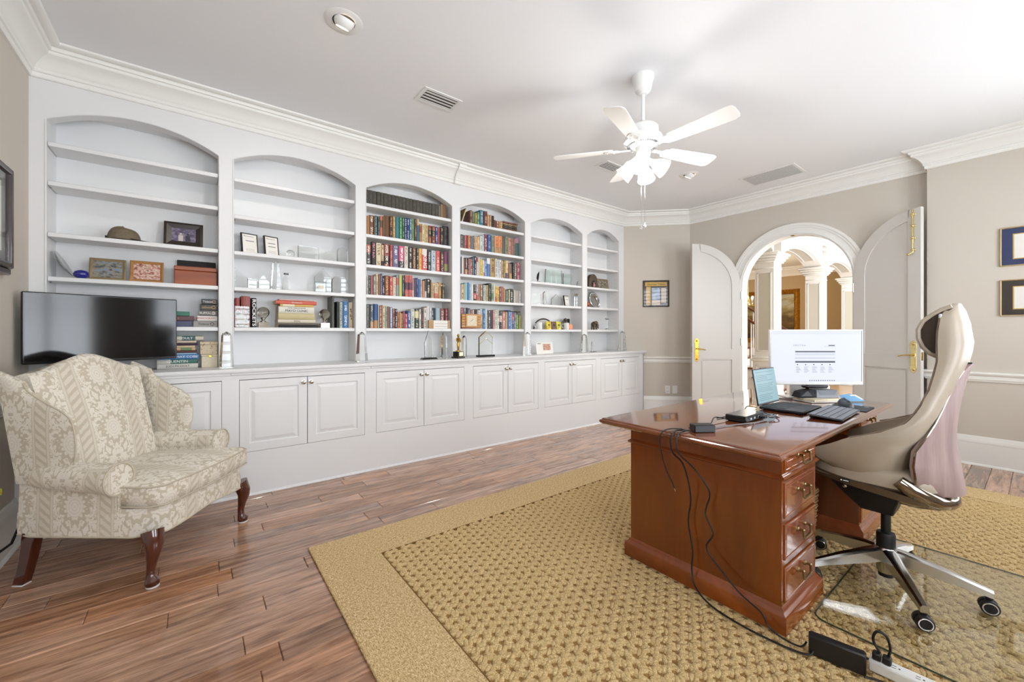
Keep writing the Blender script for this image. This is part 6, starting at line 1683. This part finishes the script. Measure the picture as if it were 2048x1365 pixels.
# shadow-box frame on the side wall beside the first bay
lf = thing('shadow_box', 'dark wooden shadow-box frame on the beige side wall', 'picture', (XL+.001, 3.12, 1.842), PI/2)
w, hh = .35, .275
m = MB(); m.loft([[(-w+q, y_, -hh+q), (w-q, y_, -hh+q), (w-q, y_, hh-q), (-w+q, y_, hh-q)] for q, y_ in ((0, 0), (0, -.020), (.008, -.034), (.020, -.030), (.034, -.034), (.040, -.020), (.040, -.002))], cap=False); obj('frame', m, 'dark_frame', lf)
obj('ledge', MB().box(-w+.03, w-.03, -.030, 0, -hh-.035, -hh, .006), 'dark_frame', lf); obj('lining', MB().box(-w+.036, w-.036, -.006, 0, -hh+.036, hh-.036), mk('lining_green', (92, 98, 90), .8), lf); obj('mount', MB().box(-w+.10, w-.10, -.012, -.006, -hh+.09, hh-.09), 'paper', lf)
obj('mount_print', MB().box(-w+.14, w-.14, -.0128, -.012, -.10, .08), mk('print_sage', (168, 180, 172), .6, noise=(14, .3)), lf); obj('glazing', MB().add([(-w+.04, -.022, -hh+.04), (w-.04, -.022, -hh+.04), (w-.04, -.022, hh-.04), (-w+.04, -.022, hh-.04)], [(0, 1, 2, 3)]), 'picture_glass', lf, recalc=False)
# ------------------------------------------------------------------ things on the desk
DZ = .7655
mk('key_dark', (52, 56, 62), .55); mk('key_grey', (132, 137, 146), .5); mk('laptop_body', (34, 36, 40), .4)
lp = thing('laptop', 'open dark laptop with a pale teal document on its screen', 'laptop', (2.795, 1.022, DZ), -.01)
obj('base', MB().box(-.155, .155, -.222, 0, .004, .018, .004), 'laptop_body', lp); obj('foot_strip', MB().box(-.14, .14, -.21, -.19, 0, .005).box(-.14, .14, -.03, -.01, 0, .005), 'rubber', lp)
kb = obj('keyboard_well', MB().box(-.140, .140, -.122, -.018, .0178, .0186), 'black_plastic', lp)
for r in range(6):
    for c in range(14):
        x = -.136+c*.0196; y_ = -.030-r*.0168
        obj('key', MB().box(x, x+.0172, y_-.0144+(.005 if r == 0 else 0), y_, .0186, .0202, .0008), 'key_dark', kb, smooth=False, recalc=False)
obj('trackpad', MB().box(-.05, .05, -.205, -.135, .0179, .0185, .0003), 'dark_grey', lp)
T = Matrix.Translation((0, .002, .018)) @ Matrix.Rotation(math.radians(-9), 4, 'X')
obj('lid', MB().box(-.155, .155, 0, .007, 0, .218, .003, T=T), 'laptop_body', lp); obj('camera_bump', MB().box(-.04, .04, .0005, .0065, .217, .222, .001, T=T), 'laptop_body', lp)
sc_ = obj('screen', MB().box(-.150, .150, -.0008, .0, .012, .212, T=T), 'screen_teal', lp)
ln = MB(); rl = random.Random(2)
for k in range(17):
    z = .195-k*.0105
    if k in (1, 6, 12): continue
    ln.box(-.125, .02+rl.random()*.1, -.0014, -.0008, z, z+.0028, T=T)
obj('document_lines', ln, 'screen_line', sc_, smooth=False, recalc=False)
# monitor
ma = math.atan2(.717-1.086, 3.456-2.98)
mn = thing('monitor', 'white wide monitor with a plain web form on its screen', 'monitor', (3.215, .905, DZ), ma)
B0 = .879-DZ; obj('housing', MB().box(-.305, .305, -.010, .012, B0, B0+.362, .004), 'white_plastic', mn)
ms = obj('screen', MB().box(-.296, .290, -.0112, -.0100, B0+.022, B0+.354), 'screen_white', mn)
obj('bezel_edge', MB().box(.290, .2935, -.0112, -.0100, B0+.022, B0+.354), 'dark_grey', mn)
def bar(x0, x1, z0, z1, m, nm='screen_bar'): obj(nm, MB().box(x0, x1, -.0117, -.0112, B0+z0, B0+z1), m, ms, smooth=False, recalc=False)
bar(-.142, .118, .213, .222, 'screen_dark'); bar(-.142, .118, .145, .157, 'screen_dark')
text('lettering', 'S P E C T R A', .014, 'screen_mark', ms, (-.115, -.0116, B0+.258), (PI/2, 0, 0), .0001); bar(.075, .116, .255, .2615, 'screen_mark', 'heading_mark')
mm = MB()
for z in (.250, .203, .196, .178, .172): mm.box(-.142 if z != .250 else .05, .118, -.0115, -.0112, B0+z, B0+z+.0012)
for k in range(5):
    for j in range(6): mm.box(-.137+.053*k, -.137+.053*k+.020+.013*((k*3+j*5) % 4)/3, -.0115, -.0112, B0+.118-.0072*j, B0+.1195-.0072*j)
for z in (.345, .334): mm.box(-.29, .285, -.0115, -.0112, B0+z, B0+z+.0008)
obj('form_lines', mm, 'screen_mark', ms, smooth=False, recalc=False)
ic = MB()
for k in range(5): ic.lathe([(1e-6, 0), (.004, .0002), (.004, .0006)], 10, T=Matrix.Translation((-.127+.053*k, -.0112, B0+.133)) @ Matrix.Rotation(RX, 4, 'X'))
for k in range(12): ic.box(-.05+.0145*k, -.044+.0145*k, -.0117, -.0112, B0+.026, B0+.032)
obj('icons', ic, 'dark_grey', ms, smooth=False)
obj('rear_shell', MB().box(-.16, .16, .010, .04, B0+.06, B0+.25, .01), 'white_plastic', mn); obj('stand_neck', MB().box(-.05, .05, .038, .19, B0+.10, B0+.15, .006).box(-.05, .05, .17, .19, .01, B0+.15, .006), 'white_plastic', mn); obj('stand_foot', MB().box(-.09, .09, .145, .25, 0, .012, .005), 'white_plastic', mn)
# docking station, charger block
dk = thing('docking_station', 'black docking station with cables beside the laptop', 'docking station', (2.285, .955, DZ), .02)
obj('case', MB().box(-.115, .110, -.052, .050, .003, .034, .004), 'black_plastic', dk); obj('gloss_top', MB().box(-.110, .105, -.048, .046, .0338, .0345), 'black_gloss', dk); obj('feet', MB().box(-.10, -.07, -.04, .04, 0, .004).box(.07, .10, -.04, .04, 0, .004), 'rubber', dk); text('logo', '( )', .016, 'light_grey', dk, (-.01, 0, .0348), (0, 0, -.6), .0001)
for k, x in enumerate((-.055, -.01, .04)): pt_ = obj('port', MB().box(x-.008, x+.008, -.0535, -.0515, .012, .022, .001), 'light_grey', dk)
for x in (.04, .06): obj('plug', MB().box(x-.008, x+.008, -.085, -.052, .010, .022, .003), 'cable_black', dk)
ad = thing('charger_block', 'small black charger block with blue port at the desk edge', 'charger', (1.845, .955, DZ), -.62)
obj('case', MB().box(-.048, .048, -.028, .028, 0, .034, .004), 'black_plastic', ad); obj('port_face', MB().box(-.046, .046, -.0292, -.0275, .003, .031, .001), 'dark_grey', ad)
obj('usb_port', MB().box(.0475, .0492, -.018, .012, .006, .028, .001), mk('usb_blue', (70, 110, 170), .4), ad); obj('port_slot', MB().box(.0490, .0498, -.006, .006, .012, .023), 'light_grey', ad)
def cable(label, pts, r=.0026, m='cable_black', group='black leads of the desk electronics'):
    # smooth the control points
    P = [Vector(p) for p in pts]; Q = []
    for i in range(len(P)-1):
        p0, p1, p2, p3 = P[max(0, i-1)], P[i], P[i+1], P[min(len(P)-1, i+2)]
        for k in range(5):
            u = k/5; Q.append(.5*((2*p1)+(-p0+p2)*u+(2*p0-5*p1+4*p2-p3)*u*u+(-p0+3*p1-3*p2+p3)*u**3))
    Q.append(P[-1])
    return tag(obj('cable', MB().tube([tuple(q) for q in Q], r, 6), m), label, 'cable', group)
z = DZ+.0046
cable('black cable looping from dock to charger block', [(2.168, .990, z+.004), (2.10, 1.02, z+.018), (2.02, 1.0, z+.004), (1.95, .985, z), (1.895, .995, z), (1.845, 1.02, z)])
cable('thick grey cable bowing in front of the docking station', [(2.36, .868, z+.010), (2.40, .852, z+.018), (2.42, .872, z+.015), (2.30, .862, z+.002), (2.15, .89, z+.001), (2.05, .925, z), (1.92, .955, z), (1.86, 1.0, z+.002)], .0034, 'cable_grey')
cable('black cable bundled behind the dock toward the laptop', [(2.66, 1.045, z), (2.60, 1.07, z+.012), (2.50, 1.05, z), (2.40, 1.035, z+.006), (2.28, 1.03, z), (2.17, 1.045, z)])
cable('short black cable from dock port to the laptop', [(2.345, .860, DZ+.016), (2.40, .835, DZ+.012), (2.46, .87, z), (2.52, .95, z), (2.60, .99, z), (2.635, 1.0, z+.004)])
cable('black monitor cable hanging behind the laptop screen', [(3.05, 1.10, .90), (3.0, 1.09, .83), (2.95, 1.09, .775), (2.85, 1.085, z)], .0034)
cable('second black monitor cable beside the first behind the screen', [(3.08, 1.10, .90), (3.05, 1.10, .82), (2.98, 1.12, .772), (2.84, 1.11, z)], .0034)
# leads falling over the desk edge
ex = TX0-.006
cable('short loose lead with metal tip hanging from the desk end', [(1.80, 1.03, z), (1.74, 1.06, z+.002), (ex, 1.075, .755), (ex+.002, 1.085, .70), (ex+.02, 1.07, .60), (ex+.04, 1.05, .535), (ex+.05, 1.04, .50)], .0026)
tag(obj('lead_tip', MB().cyl((ex+.05, 1.04, .499), (ex+.053, 1.037, .486), .0028, 8), 'nickel'), 'metal tip of the loose lead hanging on the desk end', 'plug')
cable('straight black lead falling down the desk end to the rug', [(1.79, 1.01, z), (1.745, 1.022, z+.003), (ex-.004, 1.024, .75), (ex, 1.02, .68), (1.80, 1.02, .60), (1.835, 1.005, .45), (1.840, 1.02, .33), (1.842, 1.0, .2), (1.835, 1.0, .12), (1.81, .97, .055), (1.785, .88, RZ+.006), (1.765, .74, RZ+.006), (1.775, .60, RZ+.006), (1.80, .53, RZ+.006), (1.822, .52, RZ+.02)], .0040)
cable('wavy black lead crossing the desk end panel to the brick', [(1.79, .985, z), (1.75, .995, z+.003), (ex-.008, .995, .75), (ex-.002, .985, .68), (1.79, .96, .60), (1.832, .915, .50), (1.834, .935, .40), (1.834, .90, .32), (1.834, .93, .24), (1.832, .86, .17), (1.824, .78, .115), (1.81, .69, .085), (1.808, .67, .05), (1.81, .62, RZ+.012), (1.815, .56, RZ+.012), (1.835, .545, RZ+.03)], .0036)
# keyboard, mouse, pad
ky = thing('keyboard', 'flat grey wireless keyboard at the desk front edge', 'keyboard', (2.79, .702, DZ), rot=(math.radians(4.5), 0, .045))
obj('body', MB().box(-.215, .205, -.078, .074, .010, .018, .003), 'dark_grey', ky); obj('tilt_foot', MB().box(-.19, .18, .050, .066, -.004, .010, .002), 'black_plastic', ky)
for r in range(5):
    for c in range(16):
        x = -.208+c*.0256; y_ = .066-r*.0285
        obj('key', MB().box(x, x+.0226, y_-.0245, y_, .0178, .0212, .001), 'key_grey', ky, smooth=False, recalc=False)
mp_ = thing('mouse_pad', 'dark mouse pad at the far corner of the desk', 'mouse pad', (3.145, .705, DZ), .03); obj('pad', MB().box(-.11, .105, -.09, .10, 0, .003, .001), mk('pad_grey', (56, 60, 64), .8), mp_); obj('pad_emblem', MB().lathe([(1e-6, .0031), (.012, .0033), (.012, .003)], 16, (.07, -.06, 0)), 'grey', mp_)
ms_ = thing('computer_mouse', 'dark contoured computer mouse on the mouse pad', 'mouse', (3.14, .735, DZ+.0036), .7)
rg = []
for k in range(7):
    q = k/6*PI/2*.98; r = math.cos(q)**.75; rg.append([(.060*r*math.cos(a), .036*r*math.sin(a)*(1-.12*math.cos(a)), .044*math.sin(q)*(1+.25*math.cos(a)*(1-r))) for a in (2*PI*i/24 for i in range(24))])
obj('shell', MB().loft(rg), mk('mouse_grey', (64, 70, 76), .35), ms_, ang=60); obj('wheel', MB().cyl((-.034, -.006, .030), (-.034, .006, .030), .008, 12), 'rubber', ms_)
# papers, boxes and cases under the monitor
z = DZ
for k, (w, d, th, r, m, lab) in enumerate(((.22, .15, .006, .2, 'paper', 'lowest white paper pad under the monitor'), (.21, .14, .012, .32, 'cream_paper', 'thick cream notepad on the white paper pad'))):
    o = thing('paper_pad', lab, 'notepad', (3.272, .918, z+.0006), -.7+r); obj('sheets', MB().box(-w/2, w/2, -d/2, d/2, 0, th, .001), m, o); obj('cover_sheet', MB().box(-w/2, w/2, -d/2, d/2, th, th+.0012), m, o); z += th+.0024
gb = thing('grey_case', 'light grey envelope-fold case on the notepads', 'case', (3.335, .900, z+.0006), -.62); obj('case', MB().loft([[(-.075, -.045, 0), (.075, -.045, 0), (.075, .045, 0), (-.075, .045, 0)], [(-.070, -.036, .050), (.070, -.036, .050), (.070, .045, .050), (-.070, .045, .050)]]), mk('case_grey', (150, 154, 162), .7), gb, bev=.002); obj('flap', MB().add([(-.0705, -.0365, .0505), (.0705, -.0365, .0505), (.050, -.0445, .022), (-.050, -.0445, .022)], [(0, 1, 2, 3)]), mk('case_flap', (128, 132, 140), .7), gb)
dc = thing('glasses_case', 'black folded fabric pouch beside the light grey case', 'pouch', (3.225, .975, z+.0006), -.62); obj('pouch', MB().loft([[(-.06, -.04, 0), (.05, -.04, 0), (.05, .04, 0), (-.06, .04, 0)], [(-.045, -.03, .040), (.045, -.03, .058), (.045, .03, .058), (-.045, .03, .040)]]), mk('charcoal_cloth', (38, 38, 42), .85), dc, bev=.006); obj('fold', MB().add([(-.05, -.041, .01), (.03, -.041, .012), (.0, -.034, .046)], [(0, 1, 2)]), 'dark_grey', dc)
sg = thing('sunglasses_case', 'glossy black zip case lying on the grey case', 'case', (3.30, .935, z+.0600), -.62); obj('shell', MB().loft([[(.082*math.copysign(abs(math.cos(a))**.5, math.cos(a))*q, .034*math.copysign(abs(math.sin(a))**.6, math.sin(a))*q, h_) for a in (2*PI*i/28 for i in range(28))] for q, h_ in ((.9, 0), (1, .008), (1, .024), (.86, .034))]), mk('case_black', (28, 29, 32), .3), sg, ang=50)
zp = [(.0835*math.copysign(abs(math.cos(a))**.5, math.cos(a)), .0355*math.copysign(abs(math.sin(a))**.6, math.sin(a)), .016+.0015*math.sin(6*a)) for a in (2*PI*i/40 for i in range(40))]; obj('zip', MB().tube(zp, .0016, 5, closed=True), 'grey', sg)
ev = thing('blue_envelope', 'sky blue open envelope at the end of the desk', 'envelope', (3.47, .80, DZ+.0006), -.5); obj('envelope', MB().add([(-.09, -.05, .0), (.075, -.055, .0), (.08, .05, .035), (-.02, .04, .028)], [(0, 1, 2, 3)]).add([(-.09, -.05, .0005), (.075, -.055, .0005), (.075, .05, .001), (-.03, .04, .001)], [(0, 1, 2, 3)]), mk('sky_blue', (120, 178, 222), .6), ev, smooth=False); obj('paper_slip', MB().add([(.04, -.02, .006), (.10, -.025, .006), (.10, .03, .030), (.05, .03, .030)], [(0, 1, 2, 3)]), 'paper', ev, smooth=False)
# ------------------------------------------------------------------ on the rug by the desk
bk = thing('power_brick', 'black power brick standing on edge on the rug', 'power adapter', (1.848, .457, RZ), math.radians(-78)); obj('case', MB().box(-.082, .082, -.018, .018, 0, .074, .005), 'black_plastic', bk); obj('seam', MB().box(-.0825, .0825, -.001, .001, -.0003, .0745), 'dark_gap', bk)
ps = thing('power_strip', 'white power strip with sockets lying on the rug', 'power strip', (1.935, .215, RZ), math.radians(-86)); obj('body', MB().box(-.165, .20, -.027, .027, 0, .036, .004), 'white_plastic', ps)
for k in range(5):
    s_ = MB(); x = -.10+k*.06
    for dy in (-.006, .006): s_.box(x-.006, x+.006, dy-.0012, dy+.0012, .0358, .0364)
    s_.lathe([(1e-6, .0365), (.003, .0364), (.003, .0358)], 8, (x+.014, 0, 0)); obj('socket', s_, 'dark_gap', ps, smooth=False)
for k, x in enumerate((-.145, -.118)): obj('plug', MB().box(x-.012, x+.012, -.014, .014, .036, .062, .004), 'cable_black', ps)
cable('stiff black lead looping up from the power strip', [(1.928, .352, RZ+.062), (1.926, .37, RZ+.10), (1.925, .36, RZ+.135), (1.930, .335, RZ+.13), (1.932, .325, RZ+.09), (1.934, .33, RZ+.062)], .0045)
cable('black lead running from the brick back along the rug', [(1.83, .375, RZ+.012), (1.86, .33, RZ+.006), (1.84, .26, RZ+.006), (1.80, .15, RZ+.006)], .0042)
cable('flat black lead from brick toward the glass mat', [(1.873, .50, RZ+.03), (1.93, .45, RZ+.012), (1.95, .40, RZ+.006), (1.96, .35, RZ+.006)], .0042)
# woven basket under the desk
t = NT('wicker'); br = t.n('ShaderNodeTexBrick'); t.l(t.mapping(t.coord(), (1, 1, 1), (0, 0, 0), (RX, 0, 0)), br.inputs[0]); br.inputs['Scale'].default_value = 22; br.inputs['Color1'].default_value = rgb(206, 172, 122); br.inputs['Color2'].default_value = rgb(188, 150, 100); br.inputs['Mortar'].default_value = rgb(90, 64, 34); br.inputs['Mortar Size'].default_value = .06
t.pr(col=br.outputs[0], rough=.8); t.bump(br.outputs['Fac'], -.6, .006); MATS['wicker'] = t.m
bs = thing('waste_basket', 'tan woven basket under the desk between the pedestals', 'basket', (2.848, .945, RZ))
for k in range(9):
    z0_ = .004+k*.030; w = .105+.012*k/8
    obj('woven_band', MB().tube([(w*math.copysign(min(1, abs(1.35*math.cos(a)))**.6, math.cos(a)), w*math.copysign(min(1, abs(1.35*math.sin(a)))**.6, math.sin(a)), z0_+.014+.002*math.sin(12*a)) for a in (2*PI*i/48 for i in range(48))], .0155, 6, closed=True, flat=1.0), 'wicker', bs)
obj('bottom', MB().box(-.09, .09, -.09, .09, 0, .008), 'wicker', bs)
rl_ = tag(obj('grey_lamp_shade_roll', MB().lathe([(.050, 0), (.056, .17), (.052, .17), (.046, .004)], 24, T=Matrix.Translation((2.83, .935, RZ+.24)) @ Matrix.Rotation(.5, 4, 'Y')), mk('felt_grey', (170, 172, 178), .8), None), 'grey felt tube leaning out of the woven basket', 'tube')
